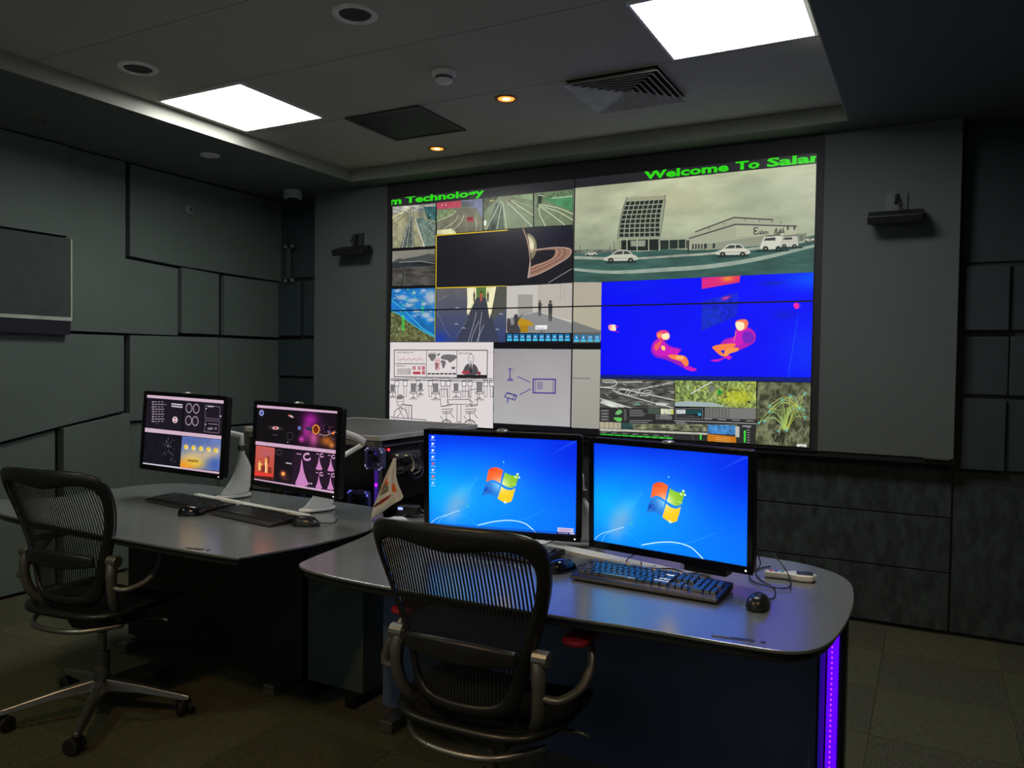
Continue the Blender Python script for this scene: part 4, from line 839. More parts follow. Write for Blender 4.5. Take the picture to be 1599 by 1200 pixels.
# end frame with violet LED strip on the right end of the front desk
MB().box(-.262, -.247, 2.36, 2.47, .05, DT-.034).build('end_frame', blackp, d1, bevel=.002)
b = MB(); b.box(-.205, -.190, 2.40, 2.47, .05, DT-.034); b.box(-.247, -.205, 2.40, 2.43, DT-.085, DT-.06); b.box(-.247, -.205, 2.45, 2.47, .05, .70)
b.build('end_rail', blackp, d1, bevel=.002)
ls = MB().box(-.243, -.213, 2.438, 2.446, .06, DT-.095).build('led_strip', violet, d1)
MB().box(-.254, -.2475, 2.352, 2.362, .06, DT-.06).build('led_strip', violet2, d1)
MB().box(-.240, -.208, 2.40, 2.436, DT-.060, DT-.036).build('led_strip', violet2, d1)
b = MB()
for k in range(38): b.box(-.2325, -.2285, 2.4355, 2.4385, .07+k*.0155, .075+k*.0155)
b.build('led_dots', pinkled, d1)
# slots let into the desk edge
for dd, (a, b_) in ((d1, ((1112, 993), (1178, 1002))), (d2, ((292, 856), (318, 859)))):
    p, q = at_z(*a, DT), at_z(*b_, DT); ang = math.atan2(q[1]-p[1], q[0]-p[0]); L = math.hypot(*(q-p)[:2]); Mx = Matrix.Translation((p[0], p[1], DT)) @ Matrix.Rotation(ang, 4, 'Z')
    MB().box(0, L, -.008, .008, -.001, .0012, Mx).build('control_slot', blackp, dd, bevel=.0005)
    MB().box(.004, L*.45, -.005, .005, .0012, .002, Mx).build('slot_key', mat('slot_grey', (110, 114, 120), .4), dd)
    MB().lathe([(.006, 0), (.006, .002), (0, .0022)], Mx @ Matrix.Translation((L+.02, 0, 0)), 14).build('button', mat('button_blue', (50, 60, 130), .4), dd)
# pale rails at the back of the desks (cable channels), two lengths on each desk
for dd, segs in ((d2, ((-3.04, 2.54, -2.72, 2.505, .028), (-2.70, 2.495, -2.25, 2.435, .034))), (d1, ((-1.72, 2.56, -1.24, 2.54, .06), (-1.24, 2.525, -.585, 2.36, .060)))):
    for (x0, y0, x1, y1, wd) in segs:
        ang = math.atan2(y1-y0, x1-x0); L = math.hypot(x1-x0, y1-y0); Mx = Matrix.Translation((x0, y0, DT)) @ Matrix.Rotation(ang, 4, 'Z')
        MB().box(0, L, -wd/2, wd/2, 0, .006 if dd is d1 else .011, Mx).build('cable_channel', greyp, dd, bevel=.002)
for dd, x in ((d1, -1.5), (d1, -.9), (d2, -3.0), (d2, -2.4)):
    pass

# ---------------------------------------------------------------- monitors
def corner_frame(q):
    X, Y, Z, ya, ti, ro = q
    ex = Vector((math.cos(ya), math.sin(ya), 0)); n = Vector((math.sin(ya), -math.cos(ya), 0))
    ez = Vector((0, 0, 1))*math.cos(ti)-n*math.sin(ti)
    c, s = math.cos(ro), math.sin(ro); ex, ez = c*ex+s*ez, -s*ex+c*ez
    ey = ez.cross(ex)
    return Matrix(((ex.x, ey.x, ez.x, X), (ex.y, ey.y, ez.y, Y), (ex.z, ey.z, ez.z, Z+CH), (0, 0, 0, 1)))
MW, MH = .518, .324
def poser(q, W, H):
    Mi = corner_frame(q).inverted()
    def f(x, y):
        d = ray(x, y); o = Mi @ Vector((0, 0, CH)); e = Mi @ Vector((d[0], d[1], d[2]+CH))-o
        t = -o.y/e.y; p = o+e*t; return ((p.x+MW/2)/MW*W, (MH/2-p.z)/MH*H)
    return f
def desktop(c, icons):
    N = lambda *p: [(lambda x, y: ((x-84)/635, (y-(56+(x-83)*.0313))/((436+(x-85)*.079)-(56+(x-83)*.0313))))(p[i], p[i+1]) for i in range(0, len(p), 2)]
    full = [(0, 0), (1, 0), (1, 1), (0, 1)]
    c.fill(full, (0, 62, 228), col2=(0, 104, 240))
    c.glow(.42, .75, .55, .5, (0, 134, 246), .8); c.glow(.12, .62, .34, .42, (0, 168, 240), .85); c.glow(.3, .42, .25, .25, (0, 120, 240), .4)
    c.glow(1.0, .08, .3, .4, (0, 36, 214), .9); c.glow(.35, 0, .5, .12, (0, 40, 205), .6); c.glow(0, 0, .2, .2, (0, 50, 220), .6)
    c.glow(.5, .5, .2, .24, (60, 160, 250), .35); c.glow(.2, .72, .09, .2, (150, 160, 190), .62, rot=.7); c.glow(.16, .86, .07, .13, (140, 166, 200), .5, rot=.4)
    c.glow(.24, .6, .05, .2, (60, 190, 235), .35, rot=.8)
    W_ = (200, 232, 250)
    c.line(spline(N(86, 432, 120, 408, 170, 392, 220, 376), 6), W_, .004, .8); c.line(spline(N(120, 440, 135, 412, 165, 398), 6), W_, .0025, .6)
    c.line(spline(N(300, 440, 370, 425, 440, 420, 500, 432, 535, 458, 552, 474), 7), (220, 240, 252), .006, .9); c.line(spline(N(300, 440, 400, 430, 500, 415, 600, 370), 6), (90, 180, 250), .002, .5)
    c.line(spline(N(150, 440, 180, 400, 230, 398, 280, 425, 300, 450), 6), (80, 190, 245), .002, .6); c.line(N(255, 300, 300, 232), (90, 190, 245), .003, .5)
    for k in range(4): c.line(N(620+k*20, 130-k*14, 715, 82-k*2), (70, 120, 250), .002, .5)
    c.ell(*N(255, 360)[0], .006, .008, (90, 200, 90), .8); c.ell(*N(411, 171)[0], .005, .008, (90, 220, 250))
    # four-pane waving flag
    pn = lambda *p: smooth_poly(N(*p), 5)
    tl = spline(N(346, 204, 362, 195, 385, 194, 410, 206), 4)+spline(N(410, 206, 404, 232, 398, 262), 3)+spline(N(398, 262, 378, 250, 358, 247, 336, 256), 4)+spline(N(336, 256, 341, 230, 346, 204), 3)
    tr_ = spline(N(417, 214, 432, 222, 455, 228, 478, 220), 4)+spline(N(478, 220, 472, 244, 464, 272), 3)+spline(N(464, 272, 444, 280, 422, 274, 404, 264), 4)
    bl_ = spline(N(334, 264, 356, 253, 376, 258, 396, 270), 4)+spline(N(396, 270, 390, 298, 382, 322), 3)+spline(N(382, 322, 364, 312, 342, 308, 318, 316), 4)
    br_ = spline(N(402, 274, 420, 286, 444, 290, 462, 281), 4)+spline(N(462, 281, 455, 310, 446, 338), 3)+spline(N(446, 338, 425, 345, 405, 338, 386, 326), 4)
    c.fill(bl_, (30, 110, 200)); c.fill(tl, (236, 92, 40)); c.fill(tr_, (126, 184, 40)); c.fill(br_, (246, 190, 30))
    cx, cy = N(398, 266)[0]
    for g_, col in ((tl, (250, 190, 150)), (tr_, (230, 235, 180)), (bl_, (130, 195, 235)), (br_, (252, 226, 160))): c.glow(cx, cy, .07, .1, col, .95, clip=g_)
    c.glow(*N(335, 290)[0], .04, .04, (10, 40, 150), .6, clip=bl_); c.glow(*N(360, 200)[0], .04, .03, (230, 50, 30), .5, clip=tl)
    for (x, y) in ((471, 221), (478, 236), (463, 234)): c.ell(*N(x, y)[0], .007, .010, (220, 245, 215))
    c.glow(*N(418, 342)[0], .01, .02, (240, 250, 255), .9); c.line(N(330, 308, 350, 285), (150, 200, 240), .002, .6); c.line(N(450, 262, 466, 268), (235, 240, 210), .003, .9)
    for a, b_ in (((398, 258), (408, 210)),): c.line(N(*a, *b_), (40, 110, 190), .002, .5)
    if icons:
        for k, cc in enumerate(((235, 240, 250), (210, 225, 245), (220, 230, 250), (200, 225, 240), (200, 90, 110), (190, 215, 240), (225, 110, 80), (160, 210, 245))):
            x = .028; y = .035+k*.0715; c.fill([(x-.010, y-.012), (x+.009, y-.015), (x+.010, y+.012), (x-.008, y+.014)], cc); c.ell(x+.006, y+.006, .005, .007, (60, 100, 190)); c.line([(x-.017, y+.028), (x+.017, y+.028)], (190, 215, 250), .004, .8)
        c.fill([(.88, .93), (.985, .93), (.985, .975), (.88, .975)], (196, 186, 214)); c.line([(.89, .945), (.975, .945)], (150, 100, 150), .004); c.line([(.89, .96), (.96, .96)], (150, 100, 150), .004)
        c.fill([(.875, .975), (1, .975), (1, 1), (.875, 1)], (20, 30, 90))
        for k in range(5): c.ell(.89+k*.013, .988, .003, .006, (220, 225, 245))
        c.line([(.962, .986), (.99, .986)], (235, 235, 250), .006)
    c.fill([(0, .975), (.875, .975), (.875, 1), (0, 1)], (10, 60, 150), a=.5) if icons else None
def simple(q, icons):
    c = Canvas(1280, 800, lambda x, y: (x*1280, y*800), 1280); c.noise = lambda *a: 0
    desktop(c, icons); return c
CR5 = lambda *p: [(200+p[i]*.2251, 590+p[i+1]*.2251) for i in range(0, len(p), 2)]
def pic3(c):
    f = CR5; pk = (206, 176, 196)
    c.fill([(150, 560), (420, 560), (420, 800), (150, 800)], (16, 14, 22)); c.fill(f(130, 140, 680, 180, 660, 400, 110, 360), (26, 21, 32)); c.fill(f(120, 385, 378, 405, 360, 625, 95, 595), (18, 17, 28), n=.2); c.fill(f(378, 180, 395, 180, 385, 400, 370, 400), (14, 10, 18))
    for pts in ((130, 118, 680, 160, 678, 182, 128, 138), (112, 346, 660, 406, 658, 430, 110, 375), (95, 588, 645, 656, 645, 674, 95, 600)): c.fill(f(*pts), pk)
    c.fill(f(95, 588, 360, 622, 360, 632, 95, 598), (200, 200, 214))
    for k in range(9):
        y = 168+k*17; c.line(f(170, y, 182, y+1), (190, 170, 190), 1.0)
        for j in range(3): c.line(f(190+j*22, y, 200+j*22+8*(k % 2), y+1), (205, 190, 205), .8, .8)
    for k in range(12): c.ell(*f(150+random.random()*140, 165+random.random()*160)[0], .5, .5, (180, 160, 180))
    c.line(f(305, 182, 378, 190), (210, 200, 210), 1.4); c.line(f(305, 198, 378, 206), (210, 200, 210), 1.4)
    c.ell(*f(328, 293)[0], 4.2, 5.2, (222, 196, 206)); c.ell(*f(328, 283)[0], 1.3, 1.2, (130, 40, 60)); c.ell(*f(328, 303)[0], 1.3, 1.2, (130, 40, 60))
    for (x, y) in ((425, 212), (475, 216), (422, 298), (468, 302)):
        P0 = f(x, y)[0]; c.line([(P0[0]+4.6*math.cos(a), P0[1]+7*math.sin(a)) for a in np.linspace(0, 2*PI, 22)], (150, 135, 150), 1.3); c.ell(P0[0], P0[1], 3.0, 5, (34, 24, 38))
    c.line(f(520, 190, 515, 385), (10, 8, 12), 1)
    for b_ in ((540, 190, 640, 205, 636, 290, 536, 280), (540, 295, 636, 305, 632, 385, 530, 375)): c.line(f(*b_, *b_[:2]), (100, 84, 104), 1)
    c.line(f(555, 200, 595, 202), (190, 180, 195), 1); c.text('UBW  10', *f(553, 362)[0], 3.8, (226, 210, 222), sx=.7); c.ell(*f(545, 215)[0], .9, .9, (230, 220, 230)); c.ell(*f(645, 268)[0], .9, 1.3, (230, 220, 230)); c.ell(*f(540, 325)[0], .9, .9, (230, 220, 230)); c.line(f(560, 320, 625, 326), (140, 120, 140), .8)
    for k in range(60): x, y = 285+random.gauss(0, 26), 490+random.gauss(0, 40); c.ell(*f(x, y)[0], .5, .5, random.choice(((120, 120, 130), (160, 160, 168), (70, 70, 84))))
    q = f(378, 405, 655, 432, 642, 650, 362, 622); c.fill(q, (96, 116, 176), n=.1, sc=8)
    c.glow(*f(440, 440)[0], 30, 8, (70, 96, 170), .6, clip=q); c.glow(*f(430, 560)[0], 28, 14, (226, 196, 120), .8, clip=q, rot=-.25); c.glow(*f(560, 540)[0], 26, 9, (220, 190, 140), .85, clip=q, rot=-.3); c.glow(*f(400, 610)[0], 24, 8, (246, 150, 30), .9, clip=q); c.glow(*f(600, 600)[0], 16, 12, (60, 90, 170), .8, clip=q); c.glow(*f(470, 590)[0], 16, 7, (240, 200, 50), .8, clip=q)
    for k in range(5):
        P0 = f(405+k*52, 482+k*6)[0]; c.ell(P0[0], P0[1], 3.6, 4.4, (196, 190, 160)); c.ell(P0[0]-.6, P0[1], 2.6, 3.2, (240, 196, 40)); c.ell(P0[0]+1.4, P0[1]+1.6, 1.6, 1.4, (230, 220, 200))
    c.text('weather', *f(415, 582)[0], 5, (70, 40, 20), sx=.72, dx=(1, .1), bold=.02)
def pic4(c):
    f = CR5; pk = (208, 168, 196)
    c.fill([(350, 560), (600, 560), (600, 820), (350, 820)], (14, 11, 16)); c.fill(f(1145, 510, 1450, 540, 1438, 800, 1140, 745), (36, 20, 38)); c.fill(f(1020, 490, 1145, 510, 1140, 745, 1010, 730), (22, 15, 24), n=.2)
    q = f(1160, 215, 1465, 248, 1450, 505, 1150, 470); c.fill(q, (20, 9, 22))
    c.glow(*f(1270, 290)[0], 14, 12, (160, 30, 150), .95, clip=q); c.glow(*f(1240, 370)[0], 8, 18, (196, 50, 170), .8, clip=q, rot=.2); c.glow(*f(1290, 420)[0], 9, 16, (214, 90, 160), .85, clip=q); c.glow(*f(1205, 428)[0], 5, 5, (220, 70, 190), .9, clip=q); c.glow(*f(1380, 440)[0], 12, 9, (200, 110, 40), .85, clip=q); c.glow(*f(1415, 470)[0], 5, 5, (240, 150, 60), .8, clip=q); c.glow(*f(1340, 340)[0], 6, 8, (60, 24, 60), .9, clip=q)
    c.ell(*f(1305, 360)[0], 5.8, 7.6, (252, 160, 40)); c.ell(*f(1305, 360)[0], 4.2, 6, (90, 24, 14)); c.glow(*f(1300, 366)[0], 2.4, 3.4, (150, 50, 20), .9)
    c.ell(*f(1190, 350)[0], 2.8, 3.2, (90, 110, 160)); c.line(f(1240, 352, 1275, 360), (40, 50, 80), 3); c.line(spline(f(1330, 390, 1370, 402, 1430, 380, 1445, 380), 5), (170, 150, 170), .7); c.ell(*f(1395, 375)[0], 2.6, 2.2, (110, 80, 120)); c.ell(*f(1425, 385)[0], 2, 2.6, (240, 120, 60))
    for k in range(22): c.ell(*f(random.uniform(1320, 1440), random.uniform(310, 430))[0], .5, .5, random.choice(((200, 120, 150), (120, 140, 200), (230, 170, 120))))
    for pts in ((900, 190, 1470, 232, 1462, 250, 895, 208), (888, 440, 1450, 505, 1448, 530, 884, 465), (878, 700, 1436, 790, 1434, 806, 876, 718)): c.fill(f(*pts), pk)
    c.ell(*f(928, 245)[0], 3.6, 4.8, (150, 160, 220)); c.ell(*f(928, 245)[0], 1.8, 2.8, (60, 66, 130)); c.glow(*f(1025, 350)[0], 11, 2.2, (190, 150, 160), .5); c.ell(*f(1025, 350)[0], 5, 2.4, (222, 186, 190)); c.ell(*f(1025, 350)[0], 2.4, 1.6, (180, 60, 60))
    c.ell(*f(1132, 268)[0], 4.8, 1.6, (206, 170, 176), rot=.45); c.ell(*f(1120, 262)[0], 1.2, 1.2, (230, 90, 60)); P0 = f(1125, 405)[0]; c.line([(P0[0]+5*math.cos(a), P0[1]+6*math.sin(a)) for a in np.linspace(0, 2*PI, 20)], (46, 44, 50), 1)
    c.line(f(1005, 396, 1038, 400), (70, 64, 74), .8); c.ell(*f(1110, 448)[0], .8, .8, (220, 210, 220))
    q = f(890, 470, 1020, 488, 1010, 715, 878, 695); c.fill(q, (196, 92, 80), col2=(186, 70, 50)); c.glow(*f(960, 530)[0], 16, 6, (176, 100, 120), .6, clip=q)
    for (x, y0, y1, w_) in ((918, 590, 645, 14), (960, 560, 668, 9), (940, 610, 660, 16), (985, 620, 670, 12), (975, 540, 600, 6)): c.fill(f(x-w_, y0, x+w_, y0+4, x+w_, y1, x-w_, y1-4), random.choice(((240, 170, 90), (130, 50, 40), (250, 200, 120))), clip=q)
    c.line(f(915, 580, 915, 640), (250, 220, 140), 1.2); c.line(f(958, 590, 955, 660), (250, 220, 170), 1.6); c.fill(f(880, 650, 1010, 668, 1008, 690, 880, 680), (226, 60, 50), clip=q); c.fill(f(880, 680, 1010, 690, 1008, 716, 880, 706), (70, 26, 26), clip=q)
    c.line(f(1098, 592, 1135, 598), (190, 170, 190), 1.2); c.glow(*f(1078, 668)[0], 5, 4.5, (230, 110, 60), .95); c.ell(*f(1078, 668)[0], 2.6, 3, (250, 170, 90)); P0 = f(1048, 518)[0]; c.line([(P0[0]+4*math.cos(a), P0[1]+4*math.sin(a)) for a in np.linspace(0, 2*PI, 16)], (70, 60, 76), .8); c.glow(*f(1090, 700)[0], 8, 3, (110, 60, 50), .5)
    def bell(x, y, s_):
        c.fill(smooth_poly(f(x-45*s_, y+85*s_, x-30*s_, y+45*s_, x-12*s_, y-10*s_, x, y-85*s_, x+12*s_, y-10*s_, x+30*s_, y+50*s_, x+46*s_, y+90*s_, x+20*s_, y+105*s_, x-30*s_, y+98*s_), 3), (200, 130, 186))
        P1 = f(x+38*s_, y-100*s_)[0]; c.line([(P1[0]+5.5*s_*math.cos(a), P1[1]+5*s_*math.sin(a)) for a in np.linspace(.6, 5.2, 14)], (206, 150, 196), 1.8*s_+.2); c.line(f(x-35*s_, y-122*s_, x-4*s_, y-118*s_), (190, 140, 180), .9)
    bell(1207, 650, 1); bell(1327, 590, .5); bell(1408, 600, .5); bell(1325, 720, .5); bell(1406, 728, .5)
    c.ell(*f(1260, 735)[0], .9, 1.3, (230, 220, 230)); c.ell(*f(1275, 736)[0], .9, 1.3, (230, 220, 230))
MQ = dict(M1=(-1.284, 2.335, -.415, .271, -.085, -.009), M2=(-.712, 2.359, -.422, -.151, -.031, 0), M3=(-2.990, 2.422, -.341, -.005, .06, -.015), M4=(-2.308, 2.418, -.361, -.138, .038, -.007))
def monitor(key, lab, feet, arm):
    q = MQ[key]; Mx = corner_frame(q)
    t = empty('monitor', (q[0], q[1], q[2]+CH)); t.rotation_euler = Mx.to_euler(); tag(t, lab, 'monitor', 'widescreen monitors on the desks')
    if key in ('M1', 'M2'): c = simple(q, key == 'M1')
    else:
        c = Canvas(1280, 800, poser(q, 1280, 800), 1280/122); c.fill([(0, 0)], (0, 0, 0)) if 0 else None
        (pic3 if key == 'M3' else pic4)(c)
    m = screen_mat('monitor_screen_'+{'M1': 'icons', 'M2': 'plain', 'M3': 'dark', 'M4': 'space'}[key], c.image('monitor_picture'), 1.25 if key in ('M1', 'M2') else 1.0)
    uv_quad('screen', [(-MW/2, 0, -MH/2), (MW/2, 0, -MH/2), (MW/2, 0, MH/2), (-MW/2, 0, MH/2)], [(0, 0), (1, 0), (1, 1), (0, 1)], m, t)
    bz = .017; ow, oh = MW/2+bz, MH/2+bz; lo = -MH/2-.023
    b = MB()
    for r in ((-ow, -MW/2, lo, oh), (MW/2, ow, lo, oh), (-MW/2, MW/2, MH/2, oh), (-MW/2, MW/2, lo, -MH/2)): b.box(r[0], r[1], -.006, .004, r[2], r[3])
    b.build('bezel', glossb, t, bevel=.001)
    b = MB(); pts = rrect(-ow, ow, lo, oh, .012, 4); n = len(pts)
    v = [(x, .0005, z) for x, z in pts]+[(x, .030, z) for x, z in pts]+[(x*.80, .055, (z-0)*.72) for x, z in pts]
    b.add(v, [tuple(range(n))]+[(i+n*k, (i+1) % n+n*k, (i+1) % n+n*(k+1), i+n*(k+1)) for k in (0, 1) for i in range(n)]+[tuple(range(3*n-1, 2*n-1, -1))])
    b.build('housing', blackp, t, bevel=.002)
    MB().box(ow-.022, ow-.017, -.0068, -.0055, lo+.008, lo+.013).build('power_light', greenl, t)
    MB().lathe([(.022, 0), (.021, .004), (.014, .008), (0, .009)], Matrix.Translation((0, .014, oh)), 20).build('sensor_cap', mat('silver_cap', (150, 152, 150), .3, metal=.6), t, smooth=True)
    Mi = Mx.inverted()
    loc = lambda p: tuple(Mi @ Vector(p))
    # stand: oval foot, curved tapering fin, neck and arm to the back of the housing
    fx, fy, fa, ftop = feet
    b = MB(); o_ = [(fx-.02*math.cos(fa)+.085*math.cos(a)*math.cos(fa)-.042*math.sin(a)*math.sin(fa), fy-.02*math.sin(fa)+.085*math.cos(a)*math.sin(fa)+.042*math.sin(a)*math.cos(fa)) for a in np.linspace(0, 2*PI, 28, endpoint=False)]
    b.prism(o_, DT+.0065, DT+.016); b.v = [loc(p) for p in b.v]; b.build('stand_foot', whitep, t, bevel=.002)
    b = MB(); prof = []
    zs = np.linspace(0, 1, 12)
    for s_ in zs:
        z = DT+.014+(ftop-DT-.014)*s_; yf = -.095+.10*(1-(1-s_)**2.2)-.004*s_; yk = .048+.030*math.sin(min(1, s_*1.1)*PI)-.020*s_; wd = (yk-yf)/2; off = (yk+yf)/2
        th = .026*(1-.35*s_)
        prof.append((off, wd, th, z))
    v = []; f = []
    for (off, wd, th, z) in prof:
        for a in np.linspace(0, 2*PI, 16, endpoint=False):
            u_, w_ = off+wd*math.cos(a), th*math.sin(a)
            v.append((fx+u_*math.cos(fa)-w_*math.sin(fa), fy+u_*math.sin(fa)+w_*math.cos(fa), z))
    for i in range(len(prof)-1):
        for k in range(16): f.append((i*16+k, i*16+(k+1) % 16, (i+1)*16+(k+1) % 16, (i+1)*16+k))
    f.append(tuple(range(15, -1, -1))); f.append(tuple(len(v)-16+k for k in range(16)))
    b.add([loc(p) for p in v], f).build('stand_column', whitep, t, smooth=True)
    cx, cy = fx+off*math.cos(fa), fy+off*math.sin(fa)
    b = MB().cyl(loc((cx, cy, ftop-.005)), loc((cx, cy, ftop+.02)), .019); b.build('collar', mat('chrome', (190, 192, 190), .2, metal=.9), t)
    b = MB(); b.tube([loc(p) for p in arm((cx, cy, ftop+.015), Mx @ Vector((0, .05, 0)))], .016, 8, .7); b.build('arm', whitep, t, smooth=True)
    MB().box(-.05, .05, .054, .066, -.05, .05).build('mount_plate', darkalu, t, bevel=.002)
    if key == 'M2': MB().box(.06, .195, .0, .05, lo-.022, lo+.004).build('lower_box', blackp, t, bevel=.003)
    return t
def arm_up(a, b): a = Vector(a); b = Vector(b); return [a, a+Vector((0, 0, .05)), a.lerp(b, .5)+Vector((0, .02, .04)), b]
def arm_v(a, b): a = Vector(a); b = Vector(b); P = lambda x, y, Y: Vector(at_y(x, y, Y)); return [a, a+Vector((0, .03, .03)), P(537, 712, 2.72), P(556, 701, 2.76), P(566, 695, 2.78), P(568, 690, 2.78), P(556, 683, 2.74), P(540, 677, 2.68), b]
monitor('M3', 'black monitor with dark charts and a yellow weather tile, farthest left', (-2.845, 2.615, 1.25, .975), arm_up)
monitor('M4', 'black monitor with pink bell shapes and a glowing planet on the left desk', (-2.30, 2.575, 1.25, .93), arm_v)
monitor('M1', 'black monitor with blue desktop and a column of icons on the front desk', (-1.10, 2.57, .3, .93), arm_up)
monitor('M2', 'black monitor with plain blue desktop at the right of the front desk', (-.665, 2.61, 1.3, .93), arm_up)
# slim twin post between the two front monitors
t = empty('cable_post', (-1.055, 2.66, DT)); tag(t, 'dark post with two white clips between the blue-screened monitors', 'post')
MB().box(-.02, .02, -.01, .02, 0, .30).build('post', blackp, t, bevel=.003)
for z in (.075, .235): MB().box(-.012, .026, -.016, -.004, z, z+.028).build('clip', greyp, t, bevel=.002)
MB().box(-.03, .03, -.03, .04, 0, .008).build('foot', blackp, t, bevel=.002)

# ---------------------------------------------------------------- keyboards
U = .0188
ROWS = [[(0, 1), (2, 1), (3, 1), (4, 1), (5, 1), (6.5, 1), (7.5, 1), (8.5, 1), (9.5, 1), (11, 1), (12, 1), (13, 1), (14, 1), (15.25, 1), (16.25, 1), (17.25, 1)],
        [(i, 1) for i in range(13)]+[(13, 2), (15.25, 1), (16.25, 1), (17.25, 1), (18.5, 1), (19.5, 1), (20.5, 1), (21.5, 1)],
        [(0, 1.5)]+[(1.5+i, 1) for i in range(12)]+[(13.5, 1.5), (15.25, 1), (16.25, 1), (17.25, 1), (18.5, 1), (19.5, 1), (20.5, 1), (21.5, 1)],
        [(0, 1.75)]+[(1.75+i, 1) for i in range(11)]+[(12.75, 2.25), (18.5, 1), (19.5, 1), (20.5, 1)],
        [(0, 2.25)]+[(2.25+i, 1) for i in range(10)]+[(12.25, 2.75), (16.25, 1), (18.5, 1), (19.5, 1), (20.5, 1), (21.5, 1)],
        [(0, 1.25), (1.25, 1.25), (2.5, 1.25), (3.75, 6.25), (10, 1.25), (11.25, 1.25), (12.5, 1.25), (13.75, 1.25), (15.25, 1), (16.25, 1), (17.25, 1), (18.5, 2), (20.5, 1), (21.5, 1)]]
def keyboard(x, y, rz, lab, individual, sc=1.0):
    t = empty('keyboard', (x, y, DT), rz); tag(t, lab, 'keyboard', 'black desk keyboards'); t.scale = (sc, 1, 1 if x > -2 else .75)
    W_ = 22.5*U
    b = MB(); v = []
    hx = W_/2+.012
    prof = [(-.082, .004), (-.080, .014), (-.066, .0165), (.066, .026), (.078, .024), (.080, .004)]
    n = len(prof)
    for sx_ in (-hx, hx): v += [(sx_, p[0], p[1]) for p in prof]
    b.add(v, [tuple(range(n)), tuple(range(2*n-1, n-1, -1))]+[(i, n+i, n+(i+1) % n, (i+1) % n) for i in range(n)])
    b.build('case', blackp, t, bevel=.003)
    MB().box(-hx+.004, hx-.004, -.084, -.0805, .006, .011).build('front_edge', mat('edge_grey', (84, 86, 88), .3), t)
    for sx_ in (-.19, .17): MB().box(sx_, sx_+.025, .05, .06, 0, .006).build('foot', rubber, t)
    allb = MB(); cache = {}
    for r, row in enumerate(ROWS):
        yy = .056-(r*U+(.006 if r else 0)); zz = .0165+(yy+.066)*.0720
        for (kx, kw) in row:
            x0 = -22.5*U/2+kx*U; kk = MB() if individual else allb
            if individual:
                if kw not in cache:
                    ko = MB().frustum(-kw*U/2+.0012, kw*U/2-.0012, -U/2+.001, U/2-.001, -.001, .0085, .0022).build('key', keym, t, bevel=.0008); cache[kw] = ko.data
                else:
                    ko = bpy.data.objects.new('key', cache[kw]); COL.objects.link(ko); ko.parent = t
                    mo = ko.modifiers.new('bevel', 'BEVEL'); mo.width = .0008; mo.segments = 1
                ko.location = (x0+kw*U/2, yy-U/2+.009, zz+.001); ko.rotation_euler = (.07, 0, 0)
            else: allb.frustum(x0+.001, x0+kw*U-.001, yy-U+.010, yy+.008, zz-.001, zz+.009, .002)
    if not individual: o = allb.build('keys', keym, t); o['kind'] = 'stuff'
    b = MB().tube(spline([(-.12, .078, .012), (-.13, .13, .004), (-.10, .17, .004), (-.11, .21, .008)], 5), .0022, 6); b.build('cable', blackc, t, smooth=True)
    return t
keyboard(-.712, 2.215, -.045, 'large black keyboard in full view below the right front monitor', True)
keyboard(-1.30, 2.345, -.10, 'black keyboard half hidden behind the front chair backrest', False)
keyboard(-2.885, 2.378, -.12, 'dark keyboard under the leftmost monitor on the left desk', False)
keyboard(-2.42, 2.32, -.14, 'dark keyboard between two mice on the left desk', False, .9)
# ---------------------------------------------------------------- mice
def mouse(x, y, rz, lab, bright=False, tail=None):
    t = empty('mouse', (x, y, DT), rz); tag(t, lab, 'mouse', 'black computer mice')
    b = MB(); v = []; f = []; R, C_ = 9, 18
    for i in range(R+1):
        a = (i/R)*PI/2
        for k in range(C_):
            q = 2*PI*k/C_; cx = math.copysign(abs(math.cos(q))**.75, math.cos(q)); sy = math.copysign(abs(math.sin(q))**.8, math.sin(q))
            rr = math.cos(a)**.75 if i < R else .001
            v.append((.031*cx*rr, .054*sy*rr-.004*math.sin(a), .002+.036*math.sin(a)*(1-.12*sy*math.cos(a))))
    for i in range(R):
        for k in range(C_): f.append((i*C_+k, i*C_+(k+1) % C_, (i+1)*C_+(k+1) % C_, (i+1)*C_+k))
    f.append(tuple(range(C_-1, -1, -1))); b.add(v, f).build('shell', mat('mouse_black', (34, 36, 38), .28) if not bright else mat('mouse_gloss', (20, 22, 26), .12), t, smooth=True)
    MB().cyl((-.004, .026, .0265), (.004, .026, .0265), .008).build('scroll_wheel', rubber, t, smooth=True)
    if tail:
        Mi = (Matrix.Translation((x, y, DT)) @ Matrix.Rotation(rz, 4, 'Z')).inverted()
        MB().tube([tuple(Mi @ Vector(p)) for p in spline(tail, 6)], .0019, 6).build('cable', blackc, t, smooth=True)
mouse(-1.0, 2.225, -.4, 'glossy black mouse at the left end of the large front keyboard', True, [(-.965, 2.27, .76), (-.95, 2.34, .752), (-.85, 2.36, .753), (-.78, 2.35, .753), (-.76, 2.42, .756)])
mouse(-.393, 2.165, .05, 'black mouse at the bare right end of the front desk', False, [(-.396, 2.215, .76), (-.37, 2.26, .753), (-.385, 2.36, .753), (-.44, 2.44, .753), (-.47, 2.54, .753), (-.44, 2.62, .753)])
mouse(-2.685, 2.222, -.9, 'shiny black mouse between the two keyboards on the left desk', True, [(-2.63, 2.27, .76), (-2.625, 2.35, .753), (-2.62, 2.43, .753)])
mouse(-2.140, 2.312, -1.1, 'black mouse at the right end of the left desk', False, [(-2.10, 2.335, .76), (-2.08, 2.40, .753), (-2.12, 2.47, .753)])
